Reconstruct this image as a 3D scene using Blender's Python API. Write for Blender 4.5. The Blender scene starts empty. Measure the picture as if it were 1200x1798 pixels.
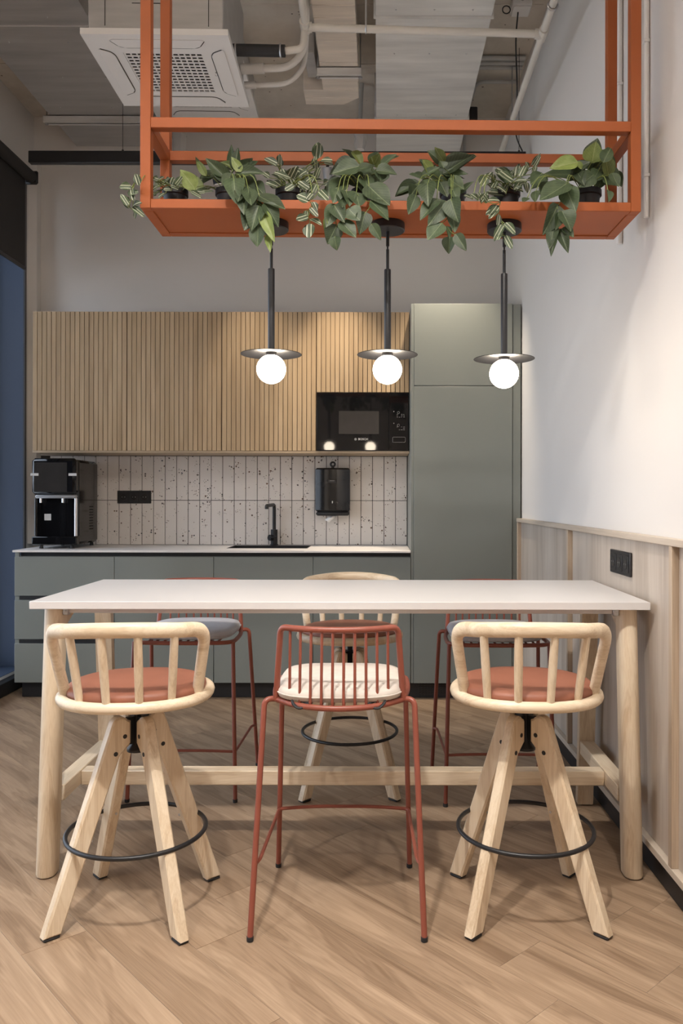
import bpy, bmesh, math, random
from mathutils import Vector, Matrix
random.seed(7)
PI = math.pi
SC = bpy.context.scene
COL = SC.collection

# ------------------------------------------------------------------ camera
F, CX, CY, HC = 1410.0, 664.0, 874.0, 1.22        # focal length and level-camera principal point for a 1200x1798 frame
cam = bpy.data.cameras.new('camera')
cam.sensor_fit = 'VERTICAL'; cam.sensor_height = 36.0
cam.lens = F / 1798 * 36.0
cam.shift_x = -(CX - 600) / 1798; cam.shift_y = -(899 - CY) / 1798
cam.clip_start = 0.05
cam_o = bpy.data.objects.new('camera', cam); COL.objects.link(cam_o)
cam_o.location = (0, 0, HC); cam_o.rotation_euler = (PI/2, math.radians(-0.10), 0)
SC.camera = cam_o

# ------------------------------------------------------------------ world, lights, exposure
w = bpy.data.worlds.new('overcast_sky'); SC.world = w; w.use_nodes = True
nt = w.node_tree; nt.nodes.clear()
wo = nt.nodes.new('ShaderNodeOutputWorld'); bg = nt.nodes.new('ShaderNodeBackground')
bg.inputs[0].default_value = (0.74, 0.85, 1.0, 1); bg.inputs[1].default_value = 3.6
nt.links.new(bg.outputs[0], wo.inputs[0])
SC.view_settings.view_transform = 'Standard'; SC.view_settings.look = 'None'
SC.view_settings.gamma = 1.0; SC.view_settings.exposure = -0.1
SC.view_settings.use_curve_mapping = False

def area(name, loc, rot, size, energy, color, size_y=None, shape='DISK', portal=False, spread=180):
    l = bpy.data.lights.new(name, 'AREA'); l.shape = shape; l.size = size
    if size_y: l.size_y = size_y
    l.energy = energy; l.color = color; l.spread = math.radians(spread)
    if portal: l.cycles.is_portal = True
    o = bpy.data.objects.new(name, l); COL.objects.link(o)
    o.location = loc; o.rotation_euler = rot
    return o
# suspended lamps of the room, with added upward fill, on the camera's side of the table
LAMPS = [(-1.40, 0.90), (-0.40, 0.90), (0.48, 0.90)]
LAMPZ = 3.30
for lx, ly in LAMPS:
    pw_ = 54 if lx == -0.40 else 20
    area('ceiling_lamp_light', (lx, ly, LAMPZ-0.004), (0, 0, 0), 0.13, pw_, (1.0, 0.95, 0.90), spread=140)
    area('added_ceiling_fill', (lx, ly, LAMPZ+0.056), (PI, 0, 0), 0.36, 32, (1.0, 0.95, 0.90))  # upward fill added to brighten the ceiling and ducts
# daylight portals in the window openings
for y0, y1 in ((3.45, 5.30), (1.70, 3.40)):
    area('window_portal', (-2.54, (y0+y1)/2, 1.70), (0, -PI/2, 0), 3.1, 1, (1, 1, 1), size_y=y1-y0, shape='RECTANGLE', portal=True)

# ------------------------------------------------------------------ helpers
def at(px, py, Y):
    """point at depth Y whose elevation drawing position is px,py (scale 1410/Y px per metre)"""
    s = F / Y
    return Vector(((px-CX)/s, Y, HC-(py-CY)/s))

class MB:
    def __init__(self): self.v = []; self.f = []
    def add(self, vs, fs):
        n = len(self.v); self.v += [tuple(p) for p in vs]; self.f += [tuple(i+n for i in f) for f in fs]; return self
    def box(self, x0, x1, y0, y1, z0, z1, c=0.0, M=None):
        if x1 < x0: x0, x1 = x1, x0
        if y1 < y0: y0, y1 = y1, y0
        if z1 < z0: z0, z1 = z1, z0
        ctr = ((x0+x1)/2, (y0+y1)/2, (z0+z1)/2); h = ((x1-x0)/2, (y1-y0)/2, (z1-z0)/2)
        c = min(c, min(h)*0.95)
        if c <= 0:
            vs = [(x, y, z) for x in (x0, x1) for y in (y0, y1) for z in (z0, z1)]
            fs = [(0,1,3,2), (4,6,7,5), (0,4,5,1), (2,3,7,6), (0,2,6,4), (1,5,7,3)]
        else:
            vs = []; ix = {}
            for sx in (-1,1):
                for sy in (-1,1):
                    for sz in (-1,1):
                        for a in range(3):
                            s = (sx,sy,sz)
                            ix[s+(a,)] = len(vs)
                            vs.append(tuple(ctr[k]+s[k]*(h[k]-(0 if k==a else c)) for k in range(3)))
            fs = []
            for a in range(3):
                b, d = (a+1)%3, (a+2)%3
                for s in (-1,1):
                    q = []
                    for sb, sd in ((-1,-1),(1,-1),(1,1),(-1,1)):
                        t = [0,0,0]; t[a]=s; t[b]=sb; t[d]=sd; q.append(ix[tuple(t)+(a,)])
                    fs.append(tuple(q))
                for sb in (-1,1):
                    for sd in (-1,1):
                        t0=[0,0,0]; t0[a]=-1; t0[b]=sb; t0[d]=sd
                        t1=list(t0); t1[a]=1
                        fs.append((ix[tuple(t0)+(b,)], ix[tuple(t1)+(b,)], ix[tuple(t1)+(d,)], ix[tuple(t0)+(d,)]))
            for sx in (-1,1):
                for sy in (-1,1):
                    for sz in (-1,1):
                        fs.append(tuple(ix[(sx,sy,sz,a)] for a in range(3)))
        if M: vs = [M @ Vector(p) for p in vs]
        return self.add(vs, fs)
    def tube(self, pts, r, n=10, closed=False, sec=None):
        """sweep a round (or sec=(a,b) elliptical) section along pts"""
        P = [Vector(p) for p in pts]; m = len(P)
        rs = r if isinstance(r, (list, tuple)) else [r]*m
        T = []
        for i in range(m):
            if closed: t = P[(i+1)%m]-P[i-1]
            else: t = P[min(i+1,m-1)]-P[max(i-1,0)]
            T.append(t.normalized())
        up = Vector((0,0,1)) if abs(T[0].z) < 0.9 else Vector((0,1,0))
        N = (up - T[0]*up.dot(T[0])).normalized()
        vs = []; fs = []
        for i in range(m):
            N = (N - T[i]*N.dot(T[i])).normalized(); B = T[i].cross(N)
            for k in range(n):
                a = 2*PI*k/n
                ca, sa = math.cos(a), math.sin(a)
                if sec: vs.append(P[i] + N*ca*sec[0]*rs[i] + B*sa*sec[1]*rs[i])
                else: vs.append(P[i] + (N*ca + B*sa)*rs[i])
        for i in range(m if closed else m-1):
            j = (i+1) % m
            for k in range(n):
                k2 = (k+1)%n
                fs.append((i*n+k, i*n+k2, j*n+k2, j*n+k))
        if not closed:
            fs.append(tuple(range(n))); fs.append(tuple((m-1)*n+k for k in range(n)))
        return self.add(vs, fs)
    def lathe(self, prof, n=24, o=(0,0,0), M=None):
        vs = []; fs = []
        for r, z in prof:
            for k in range(n):
                a = 2*PI*k/n; vs.append(Vector((max(r,1e-4)*math.cos(a), max(r,1e-4)*math.sin(a), z)))
        for i in range(len(prof)-1):
            for k in range(n):
                k2 = (k+1)%n; fs.append((i*n+k, i*n+k2, (i+1)*n+k2, (i+1)*n+k))
        fs.append(tuple(range(n))); fs.append(tuple((len(prof)-1)*n+k for k in range(n)))
        if M: vs = [M @ p for p in vs]
        vs = [p+Vector(o) for p in vs]
        return self.add(vs, fs)
    def prism(self, poly, t0, t1, fn, c=0.0):
        """extrude polygon (u,v) between w=t0..t1; fn(u,v,w)->xyz; c chamfers the two rims"""
        n = len(poly)
        def inset(d):
            cx = sum(p[0] for p in poly)/n; cy = sum(p[1] for p in poly)/n
            out = []
            for i in range(n):
                p0, p1, p2 = Vector(poly[i-1]), Vector(poly[i]), Vector(poly[(i+1)%n])
                e0 = (p1-p0).normalized(); e1 = (p2-p1).normalized()
                n0 = Vector((-e0.y, e0.x)); n1 = Vector((-e1.y, e1.x))
                bis = (n0+n1); L = bis.length
                bis = bis/L if L > 1e-6 else n0
                k = d/max(0.35, bis.dot(n0))
                out.append(p1 + bis*k*self._ori)
            return out
        ar = sum(poly[i-1][0]*poly[i][1]-poly[i][0]*poly[i-1][1] for i in range(n))
        self._ori = 1 if ar > 0 else -1
        if c > 0:
            pin = inset(c); rings = [(pin,t0), (poly,t0+c), (poly,t1-c), (pin,t1)]
        else: rings = [(poly,t0), (poly,t1)]
        vs = [fn(p[0],p[1],t) for ring,t in rings for p in ring]; fs = []
        for i in range(len(rings)-1):
            for k in range(n):
                k2=(k+1)%n; fs.append((i*n+k,i*n+k2,(i+1)*n+k2,(i+1)*n+k))
        fs.append(tuple(range(n))); fs.append(tuple((len(rings)-1)*n+k for k in range(n)))
        return self.add(vs, fs)
    def mesh(self, name, m, smooth=True, angle=38, recalc=True):
        me = bpy.data.meshes.new(name); me.from_pydata(self.v, [], self.f)
        if recalc:
            bm = bmesh.new(); bm.from_mesh(me); bmesh.ops.recalc_face_normals(bm, faces=bm.faces); bm.to_mesh(me); bm.free()
        if smooth:
            me.polygons.foreach_set('use_smooth', [True]*len(me.polygons)); me.set_sharp_from_angle(angle=math.radians(angle))
        me.materials.append(m); me.update()
        return me
    def build(self, name, m, parent=None, loc=None, rot=None, **k):
        return obj(name, self.mesh(name, m, **k), parent, loc, rot)

def obj(name, me, parent=None, loc=None, rot=None):
    o = bpy.data.objects.new(name, me); COL.objects.link(o)
    if parent: o.parent = parent
    if loc is not None: o.location = loc
    if rot is not None: o.rotation_euler = rot
    return o
def tag(o, label, cat, group=None):
    o['label'] = label; o['category'] = cat
    if group: o['group'] = group
    return o
def thing(name, label, cat, loc=(0,0,0), rz=0.0, group=None):
    o = bpy.data.objects.new(name, None); COL.objects.link(o); o.empty_display_size = 0.1
    o.location = loc; o.rotation_euler = (0,0,rz)
    return tag(o, label, cat, group)
def struct(o): o['kind'] = 'structure'; return o
def copy_tree(o, parent=None):
    c = o.copy(); COL.objects.link(c); c.parent = parent
    for ch in list(o.children): copy_tree(ch, c)
    return c
def dup(root, loc, rz, label):
    r = copy_tree(root); r.location = loc; r.rotation_euler = (0,0,rz); r['label'] = label; return r
def fillet(pts, r, n=6):
    """round the inner corners of a polyline; r scalar or per-corner list"""
    P = [Vector(p) for p in pts]; out = [P[0]]
    for i in range(1, len(P)-1):
        ri = r[i-1] if isinstance(r,(list,tuple)) else r
        a = (P[i-1]-P[i]); b = (P[i+1]-P[i]); la, lb = a.length, b.length
        d = min(ri, la*0.49, lb*0.49)
        p0 = P[i]+a/la*d; p2 = P[i]+b/lb*d
        for k in range(n+1):
            t = k/n; out.append(p0*(1-t)**2 + P[i]*2*t*(1-t) + p2*t*t)
    out.append(P[-1]); return out
def spline(pts, n=8, closed=False):
    P = [Vector(p) for p in pts]; m = len(P); out = []
    rng = m if closed else m-1
    for i in range(rng):
        if closed: p0,p1,p2,p3 = P[i-1],P[i],P[(i+1)%m],P[(i+2)%m]
        else: p0,p1,p2,p3 = P[max(i-1,0)],P[i],P[i+1],P[min(i+2,m-1)]
        for k in range(n):
            t=k/n
            out.append(0.5*((2*p1)+(p2-p0)*t+(2*p0-5*p1+4*p2-p3)*t*t+(3*p1-p0-3*p2+p3)*t**3))
    if not closed: out.append(P[-1])
    return out
def interp(path, key, val):
    """point on polyline where coordinate key equals val"""
    for a, b in zip(path, path[1:]):
        if (a[key]-val)*(b[key]-val) <= 0 and abs(a[key]-b[key]) > 1e-9:
            t = (val-a[key])/(b[key]-a[key]); return a.lerp(b, t)
    return path[0]

# ------------------------------------------------------------------ materials
def newmat(name):
    m = bpy.data.materials.new(name); m.use_nodes = True
    nt = m.node_tree; b = nt.nodes['Principled BSDF']
    return m, nt, b
def nd(nt, typ, **k):
    n = nt.nodes.new(typ)
    for a, v in k.items():
        if a.startswith('i_'): n.inputs[int(a[2:]) if a[2:].isdigit() else a[2:].replace('_',' ')].default_value = v
        else: setattr(n, a, v)
    return n
def c4(c): return (c[0], c[1], c[2], 1)
def ramp(nt, fac, stops):
    r = nt.nodes.new('ShaderNodeValToRGB'); e = r.color_ramp.elements
    e[0].position = stops[0][0]; e[0].color = c4(stops[0][1])
    e[1].position = stops[-1][0]; e[1].color = c4(stops[-1][1])
    for p, c in stops[1:-1]:
        x = e.new(p); x.color = c4(c)
    nt.links.new(fac, r.inputs[0]); return r
def plain(name, col, rough=0.5, metal=0.0, var=0.06, scale=9.0, bump=0.0, bscale=300.0, spec=0.5, coat=0.0):
    m, nt, b = newmat(name); L = nt.links
    tc = nd(nt, 'ShaderNodeTexCoord'); nz = nd(nt, 'ShaderNodeTexNoise')
    nz.inputs['Scale'].default_value = scale; nz.inputs['Detail'].default_value = 4
    L.new(tc.outputs['Object'], nz.inputs['Vector'])
    r = ramp(nt, nz.outputs[0], [(0.3, [x*(1-var) for x in col]), (0.7, [min(1,x*(1+var)) for x in col])])
    L.new(r.outputs[0], b.inputs['Base Color'])
    b.inputs['Roughness'].default_value = rough; b.inputs['Metallic'].default_value = metal
    b.inputs['Specular IOR Level'].default_value = spec
    if coat: b.inputs['Coat Weight'].default_value = coat; b.inputs['Coat Roughness'].default_value = 0.05
    if bump:
        n2 = nd(nt, 'ShaderNodeTexNoise'); n2.inputs['Scale'].default_value = bscale; n2.inputs['Detail'].default_value = 3
        L.new(tc.outputs['Object'], n2.inputs['Vector'])
        bp = nd(nt, 'ShaderNodeBump'); bp.inputs['Strength'].default_value = bump; bp.inputs['Distance'].default_value = 0.002
        L.new(n2.outputs[0], bp.inputs['Height']); L.new(bp.outputs[0], b.inputs['Normal'])
    return m
def wood(name, dark, mid, light, axis='z', rough=0.45, k=1.0, contrast=1.0, rnd=0.0, wave=0.0, bump=0.15):
    """grain runs along axis; k scales ring frequency; rnd mixes brightness per object"""
    m, nt, b = newmat(name); L = nt.links
    tc = nd(nt, 'ShaderNodeTexCoord'); oi = nd(nt, 'ShaderNodeObjectInfo')
    mul = nd(nt, 'ShaderNodeMath', operation='MULTIPLY'); mul.inputs[1].default_value = 37.0
    L.new(oi.outputs['Random'], mul.inputs[0])
    add = nd(nt, 'ShaderNodeVectorMath', operation='ADD'); L.new(tc.outputs['Object'], add.inputs[0])
    cmb = nd(nt, 'ShaderNodeCombineXYZ')
    for i in range(3): L.new(mul.outputs[0], cmb.inputs[i])
    L.new(cmb.outputs[0], add.inputs[1])
    def scaled(across, along):
        mp = nd(nt, 'ShaderNodeMapping'); s = [across*k]*3; s['xyz'.index(axis)] = along*k
        mp.inputs['Scale'].default_value = s; L.new(add.outputs[0], mp.inputs['Vector']); return mp
    a = scaled(9, 0.9); n1 = nd(nt, 'ShaderNodeTexNoise'); n1.inputs['Scale'].default_value = 1; n1.inputs['Detail'].default_value = 3; n1.inputs['Distortion'].default_value = 0.6
    L.new(a.outputs[0], n1.inputs['Vector'])
    # growth rings: sine of the warped broad noise
    mr = nd(nt, 'ShaderNodeMath', operation='MULTIPLY'); mr.inputs[1].default_value = 55.0; L.new(n1.outputs[0], mr.inputs[0])
    sn = nd(nt, 'ShaderNodeMath', operation='SINE'); L.new(mr.outputs[0], sn.inputs[0])
    f = scaled(160, 4); n2 = nd(nt, 'ShaderNodeTexNoise'); n2.inputs['Scale'].default_value = 1; n2.inputs['Detail'].default_value = 4
    L.new(f.outputs[0], n2.inputs['Vector'])
    s1 = nd(nt, 'ShaderNodeMath', operation='MULTIPLY_ADD'); s1.inputs[1].default_value = 0.10*wave; L.new(sn.outputs[0], s1.inputs[0]); L.new(n1.outputs[0], s1.inputs[2])
    s2 = nd(nt, 'ShaderNodeMath', operation='MULTIPLY_ADD'); s2.inputs[1].default_value = 0.55*contrast; L.new(n2.outputs[0], s2.inputs[0]); L.new(s1.outputs[0], s2.inputs[2])
    s3 = nd(nt, 'ShaderNodeMath', operation='MULTIPLY_ADD'); s3.inputs[1].default_value = rnd; L.new(oi.outputs['Random'], s3.inputs[0]); L.new(s2.outputs[0], s3.inputs[2])
    off = 0.275*contrast + rnd*0.5
    r = ramp(nt, s3.outputs[0], [(0.26+off, dark), (0.5+off, mid), (min(1.0, 0.74+off), light)])
    L.new(r.outputs[0], b.inputs['Base Color']); b.inputs['Roughness'].default_value = rough
    bp = nd(nt, 'ShaderNodeBump'); bp.inputs['Strength'].default_value = bump; bp.inputs['Distance'].default_value = 0.001
    L.new(n2.outputs[0], bp.inputs['Height']); L.new(bp.outputs[0], b.inputs['Normal'])
    return m
def emit(name, col, strength):
    m, nt, b = newmat(name)
    b.inputs['Base Color'].default_value = (0.9,0.9,0.9,1); b.inputs['Roughness'].default_value = 0.3
    b.inputs['Emission Color'].default_value = c4(col); b.inputs['Emission Strength'].default_value = strength
    return m
def terrazzo(name):
    m, nt, b = newmat(name); L = nt.links
    tc = nd(nt, 'ShaderNodeTexCoord'); oi = nd(nt, 'ShaderNodeObjectInfo')
    mul = nd(nt, 'ShaderNodeMath', operation='MULTIPLY'); mul.inputs[1].default_value = 61.0; L.new(oi.outputs['Random'], mul.inputs[0])
    add = nd(nt, 'ShaderNodeVectorMath', operation='ADD'); L.new(tc.outputs['Object'], add.inputs[0])
    cmb = nd(nt, 'ShaderNodeCombineXYZ'); L.new(mul.outputs[0], cmb.inputs[0]); L.new(mul.outputs[0], cmb.inputs[2]); L.new(cmb.outputs[0], add.inputs[1])
    clus = nd(nt, 'ShaderNodeTexNoise'); clus.inputs['Scale'].default_value = 14; clus.inputs['Detail'].default_value = 1; L.new(add.outputs[0], clus.inputs['Vector'])
    warp = nd(nt, 'ShaderNodeTexNoise'); warp.inputs['Scale'].default_value = 140; L.new(add.outputs[0], warp.inputs['Vector'])
    wm = nd(nt, 'ShaderNodeVectorMath', operation='SCALE'); wm.inputs['Scale'].default_value = 0.006; L.new(warp.outputs['Color'], wm.inputs[0])
    ad2 = nd(nt, 'ShaderNodeVectorMath', operation='ADD'); L.new(add.outputs[0], ad2.inputs[0]); L.new(wm.outputs[0], ad2.inputs[1])
    base = (0.70, 0.66, 0.625); prev = None
    for sc, amp, seed in ((62, 0.40, 0.0), (120, 0.36, 5.3)):
        o2 = nd(nt, 'ShaderNodeVectorMath', operation='ADD'); o2.inputs[1].default_value = (seed, seed, seed); L.new(ad2.outputs[0], o2.inputs[0])
        v = nd(nt, 'ShaderNodeTexVoronoi'); v.inputs['Scale'].default_value = sc; L.new(o2.outputs[0], v.inputs['Vector'])
        sep = nd(nt, 'ShaderNodeSeparateColor'); L.new(v.outputs['Color'], sep.inputs[0])
        # chip radius: only some cells, larger where the cluster noise is high
        t1 = nd(nt, 'ShaderNodeMath', operation='MULTIPLY'); L.new(sep.outputs[0], t1.inputs[0]); L.new(clus.outputs[0], t1.inputs[1])
        t2 = nd(nt, 'ShaderNodeMath', operation='SUBTRACT'); L.new(t1.outputs[0], t2.inputs[0]); t2.inputs[1].default_value = 0.395
        t3 = nd(nt, 'ShaderNodeMath', operation='MULTIPLY'); L.new(t2.outputs[0], t3.inputs[0]); t3.inputs[1].default_value = amp*6
        t3b = nd(nt, 'ShaderNodeMath', operation='MINIMUM'); L.new(t3.outputs[0], t3b.inputs[0]); t3b.inputs[1].default_value = amp
        lt = nd(nt, 'ShaderNodeMath', operation='LESS_THAN'); L.new(v.outputs['Distance'], lt.inputs[0]); L.new(t3b.outputs[0], lt.inputs[1])
        chip = ramp(nt, sep.outputs[1], [(0.0,(0.02,0.02,0.022)), (0.55,(0.045,0.04,0.04)), (0.75,(0.16,0.09,0.05)), (1.0,(0.10,0.11,0.14))])
        mx = nd(nt, 'ShaderNodeMix', data_type='RGBA'); L.new(lt.outputs[0], mx.inputs['Factor']); L.new(chip.outputs[0], mx.inputs['B'])
        if prev is None: mx.inputs['A'].default_value = c4(base)
        else: L.new(prev, mx.inputs['A'])
        prev = mx.outputs['Result']
    L.new(prev, b.inputs['Base Color']); b.inputs['Roughness'].default_value = 0.32
    return m
def leafmat(name, dark, light, vein, striped=False):
    m, nt, b = newmat(name); L = nt.links
    tc = nd(nt, 'ShaderNodeTexCoord'); sp = nd(nt, 'ShaderNodeSeparateXYZ'); L.new(tc.outputs['Object'], sp.inputs[0])
    ab = nd(nt, 'ShaderNodeMath', operation='ABSOLUTE'); L.new(sp.outputs[0], ab.inputs[0])
    oi = nd(nt, 'ShaderNodeObjectInfo')
    nz = nd(nt, 'ShaderNodeTexNoise'); nz.inputs['Scale'].default_value = 3.0; L.new(tc.outputs['Object'], nz.inputs['Vector'])
    body = ramp(nt, nz.outputs[0], [(0.3, dark), (0.75, light)])
    hs = nd(nt, 'ShaderNodeHueSaturation'); mr = nd(nt, 'ShaderNodeMapRange'); mr.inputs[3].default_value = 0.7; mr.inputs[4].default_value = 1.35
    L.new(oi.outputs['Random'], mr.inputs[0]); L.new(mr.outputs[0], hs.inputs['Value']); L.new(body.outputs[0], hs.inputs['Color'])
    mx = nd(nt, 'ShaderNodeMix', data_type='RGBA'); L.new(hs.outputs[0], mx.inputs['A']); mx.inputs['B'].default_value = c4(vein)
    if striped:
        st = nt.nodes.new('ShaderNodeValToRGB'); e = st.color_ramp.elements; st.color_ramp.interpolation = 'LINEAR'
        e[0].position = 0.0; e[0].color = (0,0,0,1); e[1].position = 0.5; e[1].color = (0,0,0,1)
        for p, v in ((0.015,0.25),(0.04,0.0),(0.10,0.0),(0.13,0.9),(0.19,0.85),(0.23,0.05),(0.33,0.0),(0.36,0.25),(0.39,0.0)):
            x = e.new(p); x.color = (v,v,v,1)
        L.new(ab.outputs[0], st.inputs[0]); L.new(st.outputs[0], mx.inputs['Factor'])
    else:
        # midrib and slanted side veins
        rib = nd(nt, 'ShaderNodeMath', operation='LESS_THAN'); rib.inputs[1].default_value = 0.016; L.new(ab.outputs[0], rib.inputs[0])
        vv = nd(nt, 'ShaderNodeMath', operation='MULTIPLY_ADD'); vv.inputs[1].default_value = -1.0; L.new(ab.outputs[0], vv.inputs[0]); L.new(sp.outputs[1], vv.inputs[2])
        v2 = nd(nt, 'ShaderNodeMath', operation='MULTIPLY'); v2.inputs[1].default_value = 7.0; L.new(vv.outputs[0], v2.inputs[0])
        fr = nd(nt, 'ShaderNodeMath', operation='FRACT'); L.new(v2.outputs[0], fr.inputs[0])
        lt = nd(nt, 'ShaderNodeMath', operation='LESS_THAN'); lt.inputs[1].default_value = 0.10; L.new(fr.outputs[0], lt.inputs[0])
        h = nd(nt, 'ShaderNodeMath', operation='MULTIPLY'); h.inputs[1].default_value = 0.35; L.new(lt.outputs[0], h.inputs[0])
        mxm = nd(nt, 'ShaderNodeMath', operation='MAXIMUM'); L.new(rib.outputs[0], mxm.inputs[0]); L.new(h.outputs[0], mxm.inputs[1])
        L.new(mxm.outputs[0], mx.inputs['Factor'])
    L.new(mx.outputs['Result'], b.inputs['Base Color']); b.inputs['Roughness'].default_value = 0.5
    tr = nd(nt, 'ShaderNodeBsdfTranslucent'); L.new(mx.outputs['Result'], tr.inputs['Color'])
    ms = nd(nt, 'ShaderNodeMixShader'); ms.inputs[0].default_value = 0.18
    L.new(b.outputs[0], ms.inputs[1]); L.new(tr.outputs[0], ms.inputs[2])
    L.new(ms.outputs[0], nt.nodes['Material Output'].inputs['Surface'])
    return m
def glass(name, tint=(1,1,1), refl=0.08):
    m, nt, b = newmat(name); L = nt.links; nt.nodes.remove(b)
    t = nd(nt, 'ShaderNodeBsdfTransparent'); t.inputs[0].default_value = c4(tint)
    g = nd(nt, 'ShaderNodeBsdfGlossy'); g.inputs['Roughness'].default_value = 0.01
    fr = nd(nt, 'ShaderNodeFresnel'); fr.inputs[0].default_value = 1.25
    ms = nd(nt, 'ShaderNodeMixShader'); L.new(fr.outputs[0], ms.inputs[0])
    L.new(t.outputs[0], ms.inputs[1]); L.new(g.outputs[0], ms.inputs[2]); L.new(ms.outputs[0], nt.nodes['Material Output'].inputs['Surface'])
    return m
def concrete(name):
    m, nt, b = newmat(name); L = nt.links
    tc = nd(nt, 'ShaderNodeTexCoord'); n1 = nd(nt, 'ShaderNodeTexNoise'); n1.inputs['Scale'].default_value = 2.5; n1.inputs['Detail'].default_value = 9; n1.inputs['Roughness'].default_value = 0.65
    L.new(tc.outputs['Object'], n1.inputs['Vector'])
    r = ramp(nt, n1.outputs[0], [(0.3,(0.50,0.45,0.385)), (0.55,(0.64,0.585,0.515)), (0.75,(0.72,0.67,0.60))])
    v = nd(nt, 'ShaderNodeTexVoronoi'); v.inputs['Scale'].default_value = 26; L.new(tc.outputs['Object'], v.inputs['Vector'])
    sep = nd(nt, 'ShaderNodeSeparateColor'); L.new(v.outputs['Color'], sep.inputs[0])
    th = nd(nt, 'ShaderNodeMath', operation='MULTIPLY_ADD'); th.inputs[1].default_value = 1.0; th.inputs[2].default_value = -0.82; L.new(sep.outputs[0], th.inputs[0])
    lt = nd(nt, 'ShaderNodeMath', operation='LESS_THAN'); L.new(v.outputs['Distance'], lt.inputs[0]); L.new(th.outputs[0], lt.inputs[1])
    mx = nd(nt, 'ShaderNodeMix', data_type='RGBA'); L.new(lt.outputs[0], mx.inputs['Factor']); L.new(r.outputs[0], mx.inputs['A']); mx.inputs['B'].default_value = (0.17,0.145,0.12,1)
    L.new(mx.outputs['Result'], b.inputs['Base Color']); b.inputs['Roughness'].default_value = 0.85
    bp = nd(nt, 'ShaderNodeBump'); bp.inputs['Strength'].default_value = 0.4; bp.inputs['Distance'].default_value = 0.01; L.new(n1.outputs[0], bp.inputs['Height']); L.new(bp.outputs[0], b.inputs['Normal'])
    return m
def galvanised(name, col=(0.74,0.73,0.71)):
    m, nt, b = newmat(name); L = nt.links
    tc = nd(nt, 'ShaderNodeTexCoord'); mp = nd(nt, 'ShaderNodeMapping'); mp.inputs['Scale'].default_value = (1.2, 9, 9); L.new(tc.outputs['Object'], mp.inputs['Vector'])
    n1 = nd(nt, 'ShaderNodeTexNoise'); n1.inputs['Scale'].default_value = 2.0; n1.inputs['Detail'].default_value = 6; L.new(mp.outputs[0], n1.inputs['Vector'])
    r = ramp(nt, n1.outputs[0], [(0.3,[x*0.84 for x in col]), (0.7,[x*1.1 for x in col])]); L.new(r.outputs[0], b.inputs['Base Color'])
    b.inputs['Metallic'].default_value = 0.2
    r2 = ramp(nt, n1.outputs[0], [(0.3,(0.38,)*3), (0.7,(0.55,)*3)]); L.new(r2.outputs[0], b.inputs['Roughness'])
    return m

M = {}
M['wall'] = plain('white_wall_paint', (0.70,0.67,0.64), 0.9, var=0.015, scale=1.5, bump=0.05, bscale=180)
M['ceiling'] = concrete('raw_concrete')
M['grout_floor'] = plain('floor_joint', (0.46,0.38,0.30), 0.7)
M['plank'] = wood('oak_plank', (0.205,0.132,0.080), (0.32,0.22,0.142), (0.42,0.30,0.20), 'x', 0.40, 1.5, 0.66, 0.05, 0.6)
M['wainscot'] = wood('grey_oak_board', (0.38,0.315,0.255), (0.48,0.41,0.345), (0.55,0.48,0.41), 'z', 0.5, 1.0, 0.9, 0.05, 0.25)
M['batten'] = wood('oak_batten', (0.34,0.255,0.18), (0.46,0.36,0.265), (0.55,0.44,0.335), 'z', 0.5, 1.2, 0.8, 0.05)
M['cap'] = wood('oak_cap', (0.38,0.31,0.24), (0.50,0.42,0.34), (0.58,0.50,0.41), 'y', 0.5, 1.2, 0.8, 0.05)
M['slat'] = wood('oak_slat', (0.32,0.22,0.122), (0.40,0.285,0.168), (0.47,0.345,0.213), 'z', 0.5, 1.4, 0.7, 0.04)
M['slat_back'] = plain('dark_oak_groove', (0.10,0.06,0.03), 0.7)
M['carcass'] = wood('oak_carcass', (0.30,0.22,0.14), (0.40,0.30,0.20), (0.48,0.37,0.26), 'x', 0.5)
M['ash_z'] = wood('ash_upright', (0.56,0.42,0.275), (0.70,0.57,0.41), (0.78,0.66,0.50), 'z', 0.42, 2.6, 0.75, 0.05, 0.55)
M['ash_x'] = wood('ash_lengthwise', (0.56,0.42,0.275), (0.70,0.57,0.41), (0.78,0.66,0.50), 'x', 0.42, 2.6, 0.75, 0.05, 0.55)
M['ash_y'] = wood('ash_crosswise', (0.56,0.42,0.275), (0.70,0.57,0.41), (0.78,0.66,0.50), 'y', 0.42, 2.6, 0.75, 0.05, 0.55)
M['sage'] = plain('sage_green_lacquer', (0.20,0.217,0.203), 0.42, var=0.02, scale=3)
M['white_top'] = plain('white_laminate', (0.67,0.65,0.642), 0.35, var=0.015, scale=4)
M['counter'] = plain('pale_stone_worktop', (0.76,0.73,0.71), 0.4, var=0.02)
M['black'] = plain('black_matt_metal', (0.012,0.012,0.014), 0.42, var=0.1)
M['black_plastic'] = plain('black_plastic', (0.016,0.015,0.016), 0.35, var=0.1)
M['black_gloss'] = plain('black_gloss', (0.006,0.006,0.007), 0.04, var=0.1, spec=0.4)
M['dark_gloss_side'] = plain('dark_glossy_panel', (0.014,0.013,0.013), 0.14, var=0.1, spec=0.5)
M['oven_window'] = plain('smoked_glass_window', (0.035,0.033,0.032), 0.08, var=0.1)
M['plinth'] = plain('black_plinth', (0.010,0.010,0.012), 0.5)
M['rubber'] = plain('dark_rubber', (0.02,0.02,0.022), 0.6)
M['orange'] = plain('orange_powder_coat', (0.325,0.084,0.022), 0.5, spec=0.3, var=0.03, bump=0.03, bscale=900)
M['brick_red'] = plain('brick_red_powder_coat', (0.25,0.068,0.043), 0.38, var=0.03, bump=0.03, bscale=900)
M['leather'] = plain('terracotta_leather', (0.29,0.11,0.066), 0.5, var=0.06, bump=0.12, bscale=700)
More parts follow.
